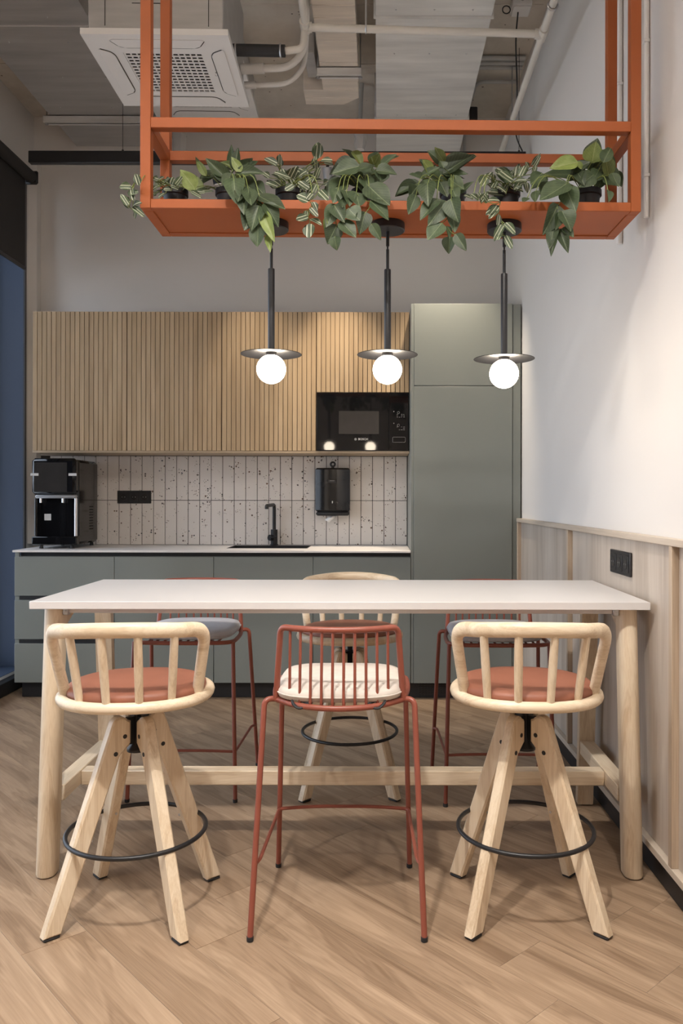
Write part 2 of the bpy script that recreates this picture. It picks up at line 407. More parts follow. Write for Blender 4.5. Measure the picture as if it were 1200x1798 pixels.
M['fabric'] = plain('cream_fabric', (0.62,0.56,0.50), 0.95, var=0.05, scale=40, bump=0.35, bscale=900)
M['fabric_bluish_lit'] = plain('pad_fabric_bluish_lit', (0.50,0.50,0.53), 0.95, var=0.05, scale=40, bump=0.35, bscale=900)  # same pad cloth with bluish light put into its colour
M['tile'] = terrazzo('speckled_tile')
M['grout'] = plain('dark_grout', (0.04,0.035,0.032), 0.9)
M['white_plastic'] = plain('white_plastic', (0.76,0.745,0.73), 0.4, var=0.01)
M['pvc'] = plain('white_pvc_pipe', (0.66,0.63,0.575), 0.4, var=0.03)
M['foam'] = plain('white_pipe_insulation', (0.66,0.64,0.61), 0.8, var=0.05, bump=0.3, bscale=80)
M['grey_pvc'] = plain('grey_conduit', (0.50,0.50,0.49), 0.5)
M['galv'] = galvanised('galvanised_steel')
M['galv_dark'] = galvanised('galvanised_steel_dull', (0.46,0.45,0.44))
M['galv_warm_lit'] = galvanised('foil_duct_warm_lit', (0.78,0.70,0.61))  # warm reflected light is put into this duct's base colour
M['zinc'] = plain('zinc_plate', (0.55,0.55,0.56), 0.3, 0.9)
M['chrome'] = plain('chrome', (0.75,0.75,0.77), 0.12, 1.0, var=0.02)
M['silver'] = plain('silver_plastic', (0.42,0.43,0.45), 0.3, 0.5)
M['dark_hole'] = plain('dark_recess', (0.02,0.018,0.016), 0.9)
M['print_grey'] = plain('grey_print', (0.30,0.295,0.29), 0.5)
M['print_white'] = plain('white_print', (0.55,0.55,0.55), 0.4)
M['paper'] = plain('white_paper', (0.8,0.8,0.8), 0.9, bump=0.2, bscale=120)
M['blind'] = plain('charcoal_blind_fabric', (0.03,0.028,0.027), 0.85, bump=0.2, bscale=800)
M['frame'] = plain('dark_grey_window_frame', (0.06,0.06,0.065), 0.4)
M['blue'] = plain('blue_niche_lining', (0.045,0.068,0.12), 0.5, var=0.08, scale=0.8)
M['glass'] = glass('window_glass')
M['bulb'] = emit('opal_glass_globe', (1.0,0.85,0.66), 36.0)
M['spot_on'] = emit('lit_spot_lens', (1.0,0.88,0.72), 20.0)
M['pot'] = plain('black_plant_pot', (0.010,0.010,0.014), 0.5)
M['soil'] = plain('potting_soil', (0.03,0.02,0.014), 0.95, bump=0.6, bscale=150)
M['stem'] = plain('green_stem', (0.16,0.20,0.05), 0.6)
M['leaf'] = leafmat('dark_green_leaf', (0.030,0.050,0.022), (0.068,0.098,0.045), (0.15,0.19,0.10))
M['leaf_lime'] = leafmat('lime_green_leaf', (0.11,0.15,0.03), (0.20,0.25,0.075), (0.28,0.32,0.13))
M['leaf_stripe'] = leafmat('striped_leaf', (0.022,0.042,0.018), (0.055,0.085,0.034), (0.50,0.52,0.38), True)
M['wrap'] = plain('clear_film_wrap', (0.55,0.53,0.51), 0.25, bump=0.8, bscale=30)
M['red_plastic'] = plain('red_valve_plastic', (0.4,0.05,0.03), 0.4)

# ------------------------------------------------------------------ room shell
YB = 5.45                                    # back wall
XL = -2.34                                   # left wall
ZC = 3.80                                    # ceiling
YF = -2.6                                    # wall behind the camera
WS = 0.0166                                  # the right wall is not quite square to the kitchen
WANG = math.atan(WS)
def xw(y): return 0.872 + (4.85-y)*WS        # right wall plane
struct(MB().box(XL-0.2, 1.25, YF-0.1, YB+0.1, -0.25, -0.0018).build('floor', M['grout_floor']))
floor = bpy.data.objects['floor']
def clip(poly, a, b, c):
    """keep a*x+b*y<=c"""
    out = []
    for i in range(len(poly)):
        p, q = poly[i-1], poly[i]; dp = a*p[0]+b*p[1]-c; dq = a*q[0]+b*q[1]-c
        if dp*dq < 0:
            t = dp/(dp-dq); out.append((p[0]+(q[0]-p[0])*t, p[1]+(q[1]-p[1])*t))
        if dq <= 0: out.append(q)
    return out
PA = math.radians(-47.3); pdx, pdy = math.cos(PA), math.sin(PA); pnx, pny = -pdy, pdx
PW, PL, g = 0.18, 1.22, 0.0007
rr = random.Random(11)
k0, k1 = -20, 26
for k in range(k0, k1):
    c0 = 0.932 + PW*k; offs = rr.uniform(0, PL)
    for j in range(-6, 7):
        u0 = j*PL + offs
        rect = [(u0+g, c0+g), (u0+PL-g, c0+g), (u0+PL-g, c0+PW-g), (u0+g, c0+PW-g)]
        wpoly = [(u*pdx+v*pnx, u*pdy+v*pny) for u, v in rect]
        wpoly = clip(wpoly, 1, WS, 0.872+4.85*WS-0.002)
        if len(wpoly) > 2: wpoly = clip(wpoly, -1, 0, -XL-0.004)
        if len(wpoly) > 2: wpoly = clip(wpoly, 0, 1, YB-0.004)
        if len(wpoly) > 2: wpoly = clip(wpoly, 0, -1, -YF-0.004)
        if len(wpoly) < 3: continue
        ar = abs(sum(wpoly[i-1][0]*wpoly[i][1]-wpoly[i][0]*wpoly[i-1][1] for i in range(len(wpoly))))/2
        if ar < 0.0008: continue
        cx0 = (u0+PL/2)*pdx+(c0+PW/2)*pnx; cy0 = (u0+PL/2)*pdy+(c0+PW/2)*pny
        loc = [((x-cx0)*pdx+(y-cy0)*pdy, (x-cx0)*pnx+(y-cy0)*pny) for x, y in wpoly]
        dz = rr.uniform(-0.0003, 0.0)
        MB().prism(loc, -0.0017, dz-0.0005, lambda u,v,w_: (u,v,w_)).build('plank', M['plank'], floor, (cx0,cy0,0), (0,0,PA), smooth=False)
struct(MB().box(XL-0.2, 1.25, YB, YB+0.12, -0.25, ZC).build('wall_back', M['wall']))
struct(MB().box(XL-0.2, 1.25, YF-0.12, YF, -0.25, ZC).build('wall_front', M['wall']))
struct(MB().box(XL-0.3, 1.25, YF-0.12, YB+0.12, ZC, ZC+0.2).build('ceiling', M['ceiling']))
ceil_o = bpy.data.objects['ceiling']
# board joints left by the formwork: shallow ribs
for y in (3.05, 3.62, 4.2, 4.78):
    MB().box(-2.3, 0.86, y-0.006, y+0.006, ZC-0.004, ZC-0.0005).build('formwork_joint', M['ceiling'], ceil_o)
wr = MB().add([(xw(YF-0.1),YF-0.1,-0.25),(xw(YB+0.1),YB+0.1,-0.25),(xw(YB+0.1)+0.15,YB+0.1,-0.25),(xw(YF-0.1)+0.15,YF-0.1,-0.25),
               (xw(YF-0.1),YF-0.1,ZC),(xw(YB+0.1),YB+0.1,ZC),(xw(YB+0.1)+0.15,YB+0.1,ZC),(xw(YF-0.1)+0.15,YF-0.1,ZC)],
              [(0,1,5,4),(1,2,6,5),(2,3,7,6),(3,0,4,7),(0,3,2,1),(4,5,6,7)])
struct(wr.build('wall_right', M['wall'], smooth=False))
# left wall with a run of tall windows
wins = [(3.45, 5.30), (1.70, 3.40)]
WZ0, WZ1 = 0.10, 3.34
WD = 0.28
wl = MB(); wl.box(XL-WD, XL, YF-0.1, YB+0.1, WZ1, ZC); wl.box(XL-WD, XL, YF-0.1, YB+0.1, -0.25, WZ0)
ys = [YB+0.1] + [y for wv in wins for y in (wv[1], wv[0])] + [YF-0.1]
for a, b_ in zip(ys[0::2], ys[1::2]): wl.box(XL-WD, XL, b_, a, WZ0, WZ1)
struct(wl.build('wall_left', M['wall'], smooth=False))
for i, (y0, y1) in enumerate(wins):
    f = MB(); t = 0.05
    xa, xb = XL-WD+0.01, XL-WD+0.07
    f.box(xa, xb, y0+0.004, y0+t, WZ0+0.004, WZ1-0.004, 0.004); f.box(xa, xb, y1-t, y1-0.004, WZ0+0.004, WZ1-0.004, 0.004)
    f.box(xa, xb, y0+t, y1-t, WZ1-t, WZ1-0.004, 0.004); f.box(xa, xb, y0+t, y1-t, WZ0+0.004, WZ0+t, 0.004)
    fo = struct(f.build('window_%d' % (i+1), M['frame']))
    MB().box(xa+0.02, xa+0.028, y0+t-0.005, y1-t+0.005, WZ0+t-0.005, WZ1-t+0.005).build('pane', M['glass'], fo, smooth=False)
    # blue lining of the niche and its dark edge
    ln = MB(); xc = XL-0.002
    ln.box(xb, xc, y0+0.0005, y0+0.0035, WZ0, WZ1); ln.box(xb, xc, y1-0.0035, y1-0.0005, WZ0, WZ1); ln.box(xb, xc, y0+0.004, y1-0.004, WZ0+0.0005, WZ0+0.0035)
    lo0 = struct(ln.build('trim_%d' % (i+10), M['blue'], smooth=False))
    ed = MB(); ed.box(XL-0.001, XL+0.008, y1-0.004, y1+0.022, WZ0-0.01, WZ1+0.01); ed.box(XL-0.001, XL+0.008, y0-0.022, y0+0.004, WZ0-0.01, WZ1+0.01)
    ed.build('casing', M['frame'], lo0, smooth=False)
# window board and black skirting below the windows
struct(MB().box(XL+0.001, XL+0.06, -2.5, 5.44, 0.002, 0.085, 0.003).build('baseboard_left', M['plinth']))
# white corner casing between window and back wall
struct(MB().prism([(XL+0.001,5.355),(XL+0.048,5.385),(XL+0.048,YB-0.001),(XL+0.001,YB-0.001)], 0.91, 3.5, lambda u,v,w_: (u,v,w_)).build('trim_2', M['wall'], smooth=False))
# ground outside
struct(MB().box(-14.0, -2.7, -10.0, 8, -0.6, -0.5).build('ground_outside', plain('outdoor_paving', (0.5,0.48,0.45), 0.8)))
# roller blinds
for i, (y0, y1) in enumerate(wins):
    t = thing('roller_blind', ['charcoal roller blind on the tall window beside the kitchen run', 'charcoal roller blind on the tall window level with the table'][i], 'blind', (XL+0.06, 0, 3.32), group='window roller blinds')
    MB().tube([(0, y0+0.03, 0), (0, y1-0.035, 0)], 0.038, 20).build('roller', M['blind'], t)
    for yy in (y0+0.012, y1-0.022): MB().box(-0.045, 0.042, yy-0.010, yy+0.012, -0.046, 0.045, 0.012).build('end_bracket', M['black_plastic'], t)
    MB().box(-0.036, -0.033, y0+0.04, y1-0.045, -0.595, 0.0).build('fabric', M['blind'], t)
    MB().box(-0.042, -0.027, y0+0.04, y1-0.045, -0.615, -0.591, 0.004).build('bottom_bar', M['black'], t)

# ------------------------------------------------------------------ wainscot on the right wall (frame local: x = out from wall (negative), y = depth)
wc = thing('wainscot', 'grey oak wall panelling with narrow battens along the white wall', 'wall panelling', (xw(4.845), 4.845, 0), WANG)
# local: y runs toward camera negative; local x=0 is the wall face, panelling projects to -x
def wl_(y): return (y-4.845)/math.cos(WANG)
bat = [4.832, 3.64, 2.412, 1.19, -0.03]
pan = None
for a, b_ in zip(bat, bat[1:]):
    MB().box(-0.012, -0.001, wl_(b_)+0.0125, wl_(a)-0.0125, 0.112, 1.076, 0.001).build('panel', M['wainscot'], wc)
for a in bat:
    MB().box(-0.034, -0.001, wl_(a)-0.012, wl_(a)+0.012, 0.112, 1.076, 0.001).build('batten', M['batten'], wc)
MB().box(-0.036, -0.001, wl_(-0.045), 0.0, 1.0765, 1.098, 0.0015).build('top_cap', M['cap'], wc)
MB().box(-0.034, -0.001, wl_(-0.045), 0.0, 0.088, 0.1115, 0.0015).build('bottom_rail', M['cap'], wc)
MB().box(-0.012, -0.001, wl_(-0.045), 0.0, 0.002, 0.0875).build('plinth', M['plinth'], wc)

# ------------------------------------------------------------------ kitchen
YK = 4.85
XS = [-2.197, -1.592, -0.991, -0.391, 0.199]
base_lab = ['sage green base cabinet with three drawers at the window end', 'sage green single door base cabinet next to the drawer unit',
            'sage green base cabinet under the sink', 'sage green base cabinet beside the tall fridge housing']
for i in range(4):
    x0, x1 = XS[i], XS[i+1]; cx = (x0+x1)/2; hw = (x1-x0)/2
    t = thing('base_cabinet', base_lab[i], 'cabinet', (cx, YK, 0), group='handleless base cabinets')
    MB().box(-hw+0.0005, hw-0.0005, 0.022, 0.59, 0.10, 0.862).build('body', M['sage'], t)
    hl = hw-0.0015
    if i == 0:
        MB().box(-hw, -hw+0.026, 0.010, 0.0215, 0.10, 0.886, 0.001).build('side_strip', M['sage'], t)
        for z0, z1 in ((0.10, 0.336), (0.362, 0.598), (0.624, 0.860)):
            MB().box(-hl, hl, 0, 0.0095, z0, z1, 0.0015).build('drawer_front', M['sage'], t)
        for z0, z1 in ((0.3365, 0.3615), (0.5985, 0.6235)):
            MB().box(-hw+0.027, hl, 0.0112, 0.0215, z0, z1).build('finger_channel', M['plinth'], t)
    else:
        MB().box(-hl, hl, 0, 0.0215, 0.10, 0.860, 0.0015).build('door', M['sage'], t)
    MB().box(-hw+(0.027 if i == 0 else 0.0), hw, 0.030, 0.045, 0.8625, 0.886).build('top_channel', M['plinth'], t)
    MB().box(-hw+(0.027 if i == 0 else 0.0), hw, 0.05, 0.065, 0.003, 0.0995).build('toe_kick', M['plinth'], t)
# worktop with sink cut-out
SX0, SX1, SY0, SY1 = -0.955, -0.445, 5.06, 5.36
wt = MB(); X0, X1, Y0, Y1, Z0, Z1 = -2.204, 0.1985, 4.838, YB-0.012, 0.8875, 0.900
wt.box(X0, SX0, Y0, Y1, Z0, Z1, 0.0015); wt.box(SX1, X1, Y0, Y1, Z0, Z1, 0.0015); wt.box(SX0, SX1, Y0, SY0, Z0, Z1); wt.box(SX0, SX1, SY1, Y1, Z0, Z1)
tag(wt.build('worktop', M['counter'], smooth=False), 'long thin white worktop over the sage green base cabinets', 'worktop')
sk = MB(); a0, a1, b0, b1 = SX0+0.001, SX1-0.001, SY0+0.001, SY1-0.001
for bx in ((a0, a0+0.004, b0, b1, 0.8645, 0.901), (a1-0.004, a1, b0, b1, 0.8645, 0.901), (a0, a1, b0, b0+0.004, 0.8645, 0.901), (a0, a1, b1-0.004, b1, 0.8645, 0.901), (a0, a1, b0, b1, 0.8635, 0.868)): sk.box(*bx)
sko = thing('sink', 'black inset sink bowl in the white worktop', 'sink')
sk.build('bowl', M['black'], sko, smooth=False)
MB().lathe([(0.0,0.868),(0.04,0.868),(0.04,0.871),(0.02,0.8715),(0,0.871)], 20, ((a0+a1)/2, (b0+b1)/2, 0)).build('drain', M['black_plastic'], sko)
# mixer tap
fx = thing('mixer_tap', 'black tall mixer tap behind the sink', 'tap', (-0.697, 5.395, 0.9005))
MB().lathe([(0.0,0),(0.028,0),(0.028,0.006),(0.0225,0.008),(0.0225,0.105),(0.0,0.106)], 20).build('body', M['black'], fx)
MB().tube(fillet([(0,0,0.10),(0,0,0.272),(-0.025,-0.19,0.266),(-0.025,-0.19,0.245)], [0.03,0.02], 6), 0.0115, 12).build('spout', M['black'], fx)
MB().tube([(-0.012,-0.018,0.05),(-0.028,-0.035,0.052)], 0.020, 14).build('valve_knob', M['black'], fx)
MB().tube([(-0.028,-0.035,0.052),(0.024,-0.075,0.06)], 0.004, 8).build('lever', M['black'], fx)
# tiled splashback
bs = tag(MB().box(-2.285, 0.1985, YB-0.010, YB-0.0005, 0.9005, 1.5015).build('splashback', M['grout'], smooth=False), 'splashback of upright speckled white tiles with dark joints', 'splashback')
pitch = 0.0780
tm = MB().box(-0.0372, 0.0372, -0.006, 0.0, -0.1483, 0.1483, 0.0008).mesh('tile', M['tile'])
for r_, zc in enumerate((1.0505, 1.3505)):
    for k in range(32):
        x = 0.197-0.039-k*pitch
        if x < -2.24: continue
        obj('tile', tm, bs, (x, YB-0.0105, zc))
# tall fridge housing
tl = thing('tall_cabinet', 'tall sage green fridge housing against the white wall', 'cabinet', (0.2, YK, 0))
MB().box(0.0, 0.0165, 0.004, 0.59, 0.10, 2.394, 0.001).build('side_panel', M['sage'], tl)
MB().box(0.017, 0.610, 0.022, 0.59, 0.10, 2.392).build('body', M['sage'], tl)
MB().box(0.0175, 0.6115, 0, 0.0215, 0.10, 1.8955, 0.0015).build('door', M['sage'], tl)
MB().box(0.0175, 0.6115, 0, 0.0215, 1.899, 2.394, 0.0015).build('door', M['sage'], tl)
MB().box(0.614, 0.663, 0.006, 0.05, 0.10, 2.390, 0.001).build('filler_strip', M['sage'], tl)
MB().box(0.0, 0.655, 0.045, 0.06, 0.003, 0.0995).build('toe_kick', M['plinth'], tl)
gr = MB()
for k in range(5): gr.box(0.05, 0.26, 0.040, 0.0445, 0.022+k*0.014, 0.029+k*0.014, 0.001)
for k in range(12): gr.box(0.05+k*0.0185, 0.0535+k*0.0185, 0.041, 0.0445, 0.018, 0.09)
gr.build('vent_grille', M['black_plastic'], tl)
# wall units with slatted fronts
YU = 5.094
UX = [-2.195, -1.595, -0.993, -0.3925, 0.1985]
ulab = ['oak slatted wall unit beside the window', 'oak slatted wall unit over the triple socket', 'oak slatted wall unit over the sink', 'short oak slatted wall unit above the microwave']
sl_cache = {}
def slat_mesh(w_, h_):
    key = (round(w_,4), round(h_,4))
    if key not in sl_cache: sl_cache[key] = MB().box(-w_/2, w_/2, 0, 0.010, -h_/2, h_/2, 0.001).mesh('slat', M['slat'])
    return sl_cache[key]
for i in range(4):
    x0, x1 = UX[i], UX[i+1]; z0, z1 = (1.517, 2.398) if i < 3 else (1.889, 2.398)
    cx = (x0+x1)/2; hw = (x1-x0)/2
    t = thing('wall_unit', ulab[i], 'cabinet', (cx, YU, z0), group='slatted wall units')
    MB().box(-hw+0.0005, hw-0.0005, 0.022, 0.344, 0.002, z1-z0-0.002).build('body', M['carcass'], t)
    d = MB().box(-hw+0.001, hw-0.001, 0.0102, 0.0215, 0, z1-z0).build('door', M['slat_back'], t)
    n = 20; p = (2*hw-0.003)/n
    me = slat_mesh(p-0.0032, z1-z0)
    for k in range(n): obj('slat', me, d, (-hw+0.0015+p*(k+0.5), 0, (z1-z0)/2))
tag(MB().box(UX[0], UX[4], YU+0.002, YB-0.012, 1.502, 1.5165, 0.001).build('underside_shelf', M['carcass']), 'thin oak board under the wall units and microwave', 'shelf')
# microwave
mw = thing('microwave', 'black built-in microwave under the short wall unit', 'microwave', (-0.097, YU-0.004, 1.5168))
MB().box(-0.290, 0.288, 0.014, 0.33, 0.001, 0.368).build('body', M['black_plastic'], mw)
mwd = MB().box(-0.2285, 0.2285, -0.0115, 0, -0.1825, 0.1825, 0.002).build('door', M['black_gloss'], mw, (-0.0637, 0.0045, 0.1858), (math.radians(0.6), 0, math.radians(1.2)))
MB().box(0.1665, 0.2925, 0, 0.0115, 0.002, 0.369, 0.002).build('control_panel', M['black_gloss'], mw)
MB().box(-0.088, 0.166, -0.0123, -0.0117, -0.079, 0.066).build('window', M['oven_window'], mwd)
MB().tube(fillet([(0.19,-0.001,0.055),(0.27,-0.001,0.055),(0.27,-0.001,0.088),(0.19,-0.001,0.088),(0.19,-0.001,0.055)],0.006,3), 0.0008, 6).build('button_frame', M['print_grey'], mw)
for cz in (0.25, 0.175): MB().lathe([(0,0),(0.0032,0),(0.0032,0.0006),(0,0.0006)], 12, M=Matrix.Rotation(PI/2,4,'X')).build('button', M['print_grey'], mw, (0.197, -0.0002, cz))
ic = MB()
r2 = random.Random(3)
for cz in (0.225, 0.145):
    ic.tube([(0.226+0.007*math.cos(a), -0.0005, cz+0.018+0.007*math.sin(a)) for a in [k*2*PI/14 for k in range(14)]], 0.0009, 4, closed=True)
    for k in range(3):
        for j in range(4):
            if r2.random() < 0.7: ic.box(0.215+j*0.014, 0.221+j*0.014+r2.uniform(0,0.004), -0.0008, -0.0002, cz-0.012+k*0.009, cz-0.0095+k*0.009)
ic.build('control_icons', M['print_grey'], mw)
def lettering(name, txt, size, m, parent, loc, rot, extr=0.0004):
    cu = bpy.data.curves.new(name, 'FONT'); cu.body = txt; cu.size = size; cu.extrude = extr; cu.align_x = 'CENTER'; cu.align_y = 'CENTER'; cu.resolution_u = 3
    to = bpy.data.objects.new(name+'_curve', cu); COL.objects.link(to)
    dg = bpy.context.evaluated_depsgraph_get(); me = bpy.data.meshes.new_from_object(to.evaluated_get(dg))
    bpy.data.objects.remove(to); me.materials.clear(); me.materials.append(m)
    return obj(name, me, parent, loc, rot)
lettering('brand_lettering', 'BOSCH', 0.019, M['print_white'], mwd, (0.066, -0.0121, -0.112), (PI/2,0,0))
MB().tube([(0.018+0.0062*math.cos(a), -0.0121, -0.112+0.0062*math.sin(a)) for a in [k*2*PI/18 for k in range(18)]], 0.0009, 5, closed=True).build('brand_emblem', M['print_white'], mwd)
eb = MB(); eb.box(0.0155,0.0167,-0.0125,-0.0117,-0.116,-0.108); eb.box(0.0193,0.0205,-0.0125,-0.0117,-0.116,-0.108); eb.box(0.0167,0.0193,-0.0125,-0.0117,-0.1125,-0.1115)
eb.build('brand_emblem_bar', M['print_white'], mwd)
# sockets
def socket_strip(name, label, loc, rot, horizontal=True):
    t = thing(name, label, 'socket', loc); t.rotation_euler = rot
    MB().box(-0.114, 0.114, -0.009, -0.0005, -0.043, 0.043, 0.002).build('cover_frame', M['black_plastic'], t)
    for k in (-1,0,1):
        s = MB().box(k*0.071-0.031, k*0.071+0.031, -0.0115, -0.0092, -0.031, 0.031, 0.002).build('insert', M['black_plastic'], t)
        MB().lathe([(0.019,0),(0.0195,0.001),(0.0175,0.001),(0.0165,0.0002),(0.016,0.0001)], 20, M=Matrix.Rotation(PI/2,4,'X'), o=(k*0.071,-0.0116,0)).build('socket_well', M['dark_hole'], s)
        for dx in (-0.0095, 0.0095): MB().lathe([(0,0),(0.0025,0),(0.0025,0.0008),(0,0.0008)], 8, M=Matrix.Rotation(PI/2,4,'X'), o=(k*0.071+dx,-0.0122,0)).build('pin_hole', M['zinc'], s)
    return t
socket_strip('wall_socket', 'black triple socket on the speckled tiles', (-1.648, YB-0.0168, 1.222), (0,0,0))
socket_strip('wall_socket', 'black triple socket on the oak wall panelling above the table', (xw(2.93)-0.0125, 2.93, 0.985), (0,0,-PI/2+WANG))
# paper towel dispenser
dp = thing('paper_towel_dispenser', 'black paper towel dispenser hanging on the speckled tiles', 'dispenser', (-0.302, YB-0.0170, 1.10))
prof = [(-0.115,0.0),(-0.115,-0.085)] + [(-0.115+0.23*t/8, -0.085-0.025*math.sin(PI*t/8)) for t in range(1,8)] + [(0.115,-0.085),(0.115,0.0)]
MB().prism(prof, 0.028, 0.318, lambda u,v,w_: (u,v,w_), 0.010).build('cover', M['dark_gloss_side'], dp)
MB().prism([(x*0.965, y*0.96) for x, y in prof], 0.0, 0.0275, lambda u,v,w_: (u,v,w_), 0.010).build('base', M['rubber'], dp)
kk = MB(); kk.tube([(0.0+0.014*math.cos(a), -0.07, 0.343+0.014*math.sin(a)) for a in [k*2*PI/16 for k in range(16)]], 0.0065, 8, closed=True); kk.box(-0.010,0.010,-0.076,-0.064,0.314,0.336,0.002)
kk.build('key', M['black_plastic'], dp)
MB().box(-0.03, 0.028, -0.1135, -0.1085, 0.215, 0.240, 0.002).build('badge', M['black_plastic'], dp)
MB().box(-0.017, 0.014, -0.1142, -0.1137, 0.231, 0.234).build('badge_print', M['print_grey'], dp)
MB().box(-0.0035, 0.0035, -0.1125, -0.109, 0.082, 0.098, 0.0015).build('level_window', M['print_white'], dp)
pp = [(0.012,-0.055,0.004),(-0.012,-0.068,-0.016),(-0.038,-0.074,-0.036)]
pm = MB(); vs = []
for k, p in enumerate(pp):
    wv = 0.018
    vs += [(p[0]-wv*0.8, p[1], p[2]+0.008), (p[0], p[1]-0.006, p[2]), (p[0]+wv*0.7, p[1]+0.002, p[2]-0.010)]
fs = []
for k in range(2):
    for j in range(2): a = k*3+j; fs.append((a,a+1,a+4,a+3))
pm.add(vs, fs); po = pm.build('paper_sheet', M['paper'], dp, recalc=False)
md = po.modifiers.new('thickness','SOLIDIFY'); md.thickness = 0.0012

# coffee machine
cm = thing('coffee_machine', 'black coffee machine at the window end of the worktop', 'coffee machine', (-2.013, 4.985, 0.9005))
W2 = 0.136
MB().box(-W2, W2, 0.045, 0.40, 0.022, 0.555, 0.018).build('housing', M['dark_gloss_side'], cm)
MB().box(-W2-0.001, W2+0.001, -0.012, 0.05, 0.335, 0.562, 0.018).build('head', M['black_gloss'], cm)
MB().box(-W2+0.02, W2-0.05, -0.0135, -0.0115, 0.352, 0.535, 0.0005).build('screen', M['oven_window'], cm)
MB().box(-W2+0.018, W2-0.002, -0.004, 0.046, 0.312, 0.3345, 0.008).build('silver_band', M['silver'], cm)
for x in (-0.085, 0.052): MB().lathe([(0,0),(0.008,0),(0.008,0.03),(0,0.03)], 14, (x, 0.012, 0.285)).build('spout', M['chrome'], cm)
for x in (-W2+0.018, W2-0.006): MB().lathe([(0,0),(0.010,0),(0.010,0.235),(0,0.235)], 16, (x, 0.020, 0.078)).build('pillar', M['chrome'] if x > 0 else M['black_gloss'], cm)
MB().box(-W2+0.01, W2-0.01, 0.040, 0.0448, 0.075, 0.312).build('alcove_back', M['black_gloss'], cm)
MB().box(-W2+0.002, W2+0.008, -0.012, 0.0448, 0.024, 0.076, 0.006).build('drip_tray', M['black_gloss'], cm)
MB().box(-0.075, -0.033, 0.0390, 0.0398, 0.175, 0.215).build('sticker', M['print_white'], cm)
for x, y in ((-W2+0.05, 0.02), (W2-0.03, 0.02), (-W2+0.05, 0.36), (W2-0.03, 0.36)): MB().lathe([(0,0),(0.013,0),(0.010,0.026),(0,0.026)], 12, (x,y,0)).build('foot', M['rubber'], cm)
vg = MB()
for k in range(9): vg.box(W2+0.0003, W2+0.0016, 0.24, 0.30, 0.11+k*0.018, 0.118+k*0.018)
vg.build('side_vent', M['dark_hole'], cm)
for x in (-W2-0.004, W2-0.04): MB().box(x, x+0.05, -0.0138, -0.0118, 0.452, 0.468, 0.0005).build('clear_tape', M['print_white'], cm)
MB().tube(spline([(-W2-0.006,0.30,0.30),(-W2-0.02,0.24,0.2),(-W2-0.018,0.22,0.1),(-W2-0.025,0.2,0.004)],6),0.003,8).build('power_cord', M['print_grey'], cm)

# ------------------------------------------------------------------ table
TX0, TX1, TY0, TY1, TZ = -1.121, 0.877, 2.58, 3.277, 0.885
tb = thing('bar_table', 'long white counter-height table with round ash legs', 'table', ((TX0+TX1)/2, (TY0+TY1)/2, 0))
tcx, tcy = (TX0+TX1)/2, (TY0+TY1)/2
MB().box(TX0-tcx, TX1-tcx, TY0-tcy, TY1-tcy, TZ-0.025, TZ, 0.0015).build('table_top', M['white_top'], tb)
def dleg(name, x, y_top, y_bot, zt, zb, front):
    """D-section leg: rounded outside, flat inside, leaning in depth"""
    hw_, dep = 0.031, 0.062
    sec = [(-hw_, 0.020), (hw_, 0.020)]
    sec = [(-hw_, 0.028), (hw_, 0.028)] + [(hw_*math.cos(a), -0.0-0.031*math.sin(a)) for a in [PI*k/14 for k in range(15)]]
    sg = 1 if front else -1
    mb = MB(); vs = []; n = len(sec)
    for z, y in ((zb, y_bot), (zb+0.006, y_bot+(y_top-y_bot)*0.006/(zt-zb)), (zt, y_top)):
        kf = 0.93 if z == zb else 1.0
        for u, v in sec: vs.append((x+u*kf, y+sg*v*kf, z))
    fs = []
    for i in range(2):
        for k in range(n): k2=(k+1)%n; fs.append((i*n+k,i*n+k2,(i+1)*n+k2,(i+1)*n+k))
    fs += [tuple(range(n)), tuple(2*n+k for k in range(n))]
    mb.add(vs, fs); o = mb.build('leg', M['ash_z'], tb, angle=50)
    MB().box(x-0.02, x+0.02, y_bot-0.018, y_bot+0.018, 0.001, zb-0.0003).build('foot_pad', M['rubber'], o)
LXA, LXB = -1.068-tcx, 0.825-tcx
for x in (LXA, LXB):
    dleg('leg', x, 2.655-tcy, 2.588-tcy, 0.859, 0.004, True)
    dleg('leg', x, 3.135-tcy, 3.212-tcy, 0.859, 0.004, False)
    # crossbeam under the top (deeper at the legs) and low side rail
    MB().prism([(2.69-tcy,0.859),(3.10-tcy,0.859),(3.10-tcy,0.79),(3.03-tcy,0.825),(2.76-tcy,0.825),(2.69-tcy,0.79)], x-0.026, x+0.026, lambda u,v,w_: (w_,u,v), 0.003).build('crossbeam', M['ash_y'], tb)
    MB().box(x-0.028, x+0.028, 2.665-tcy, 3.16-tcy, 0.213, 0.265, 0.003).build('side_rail', M['ash_y'], tb)
MB().box(LXA+0.0285, LXB-0.0285, 2.814-tcy, 2.868-tcy, 0.211, 0.262, 0.003).build('stretcher', M['ash_x'], tb)
MB().box(-1.02-tcx, 0.775-tcx, 2.650-tcy, 2.668-tcy, 0.838, 0.8595, 0.001).build('apron', M['white_top'], tb)
for x in (-1.028-tcx, 0.785-tcx):
    br = MB().box(x-0.010, x+0.010, 2.640-tcy, 2.662-tcy, 0.832, 0.8595, 0.003).build('bracket', M['zinc'], tb)
    MB().lathe([(0,0),(0.004,0),(0.004,0.002),(0,0.003)], 10, M=Matrix.Rotation(PI/2,4,'X'), o=(x,2.640-tcy,0.845)).build('screw', M['zinc'], br)

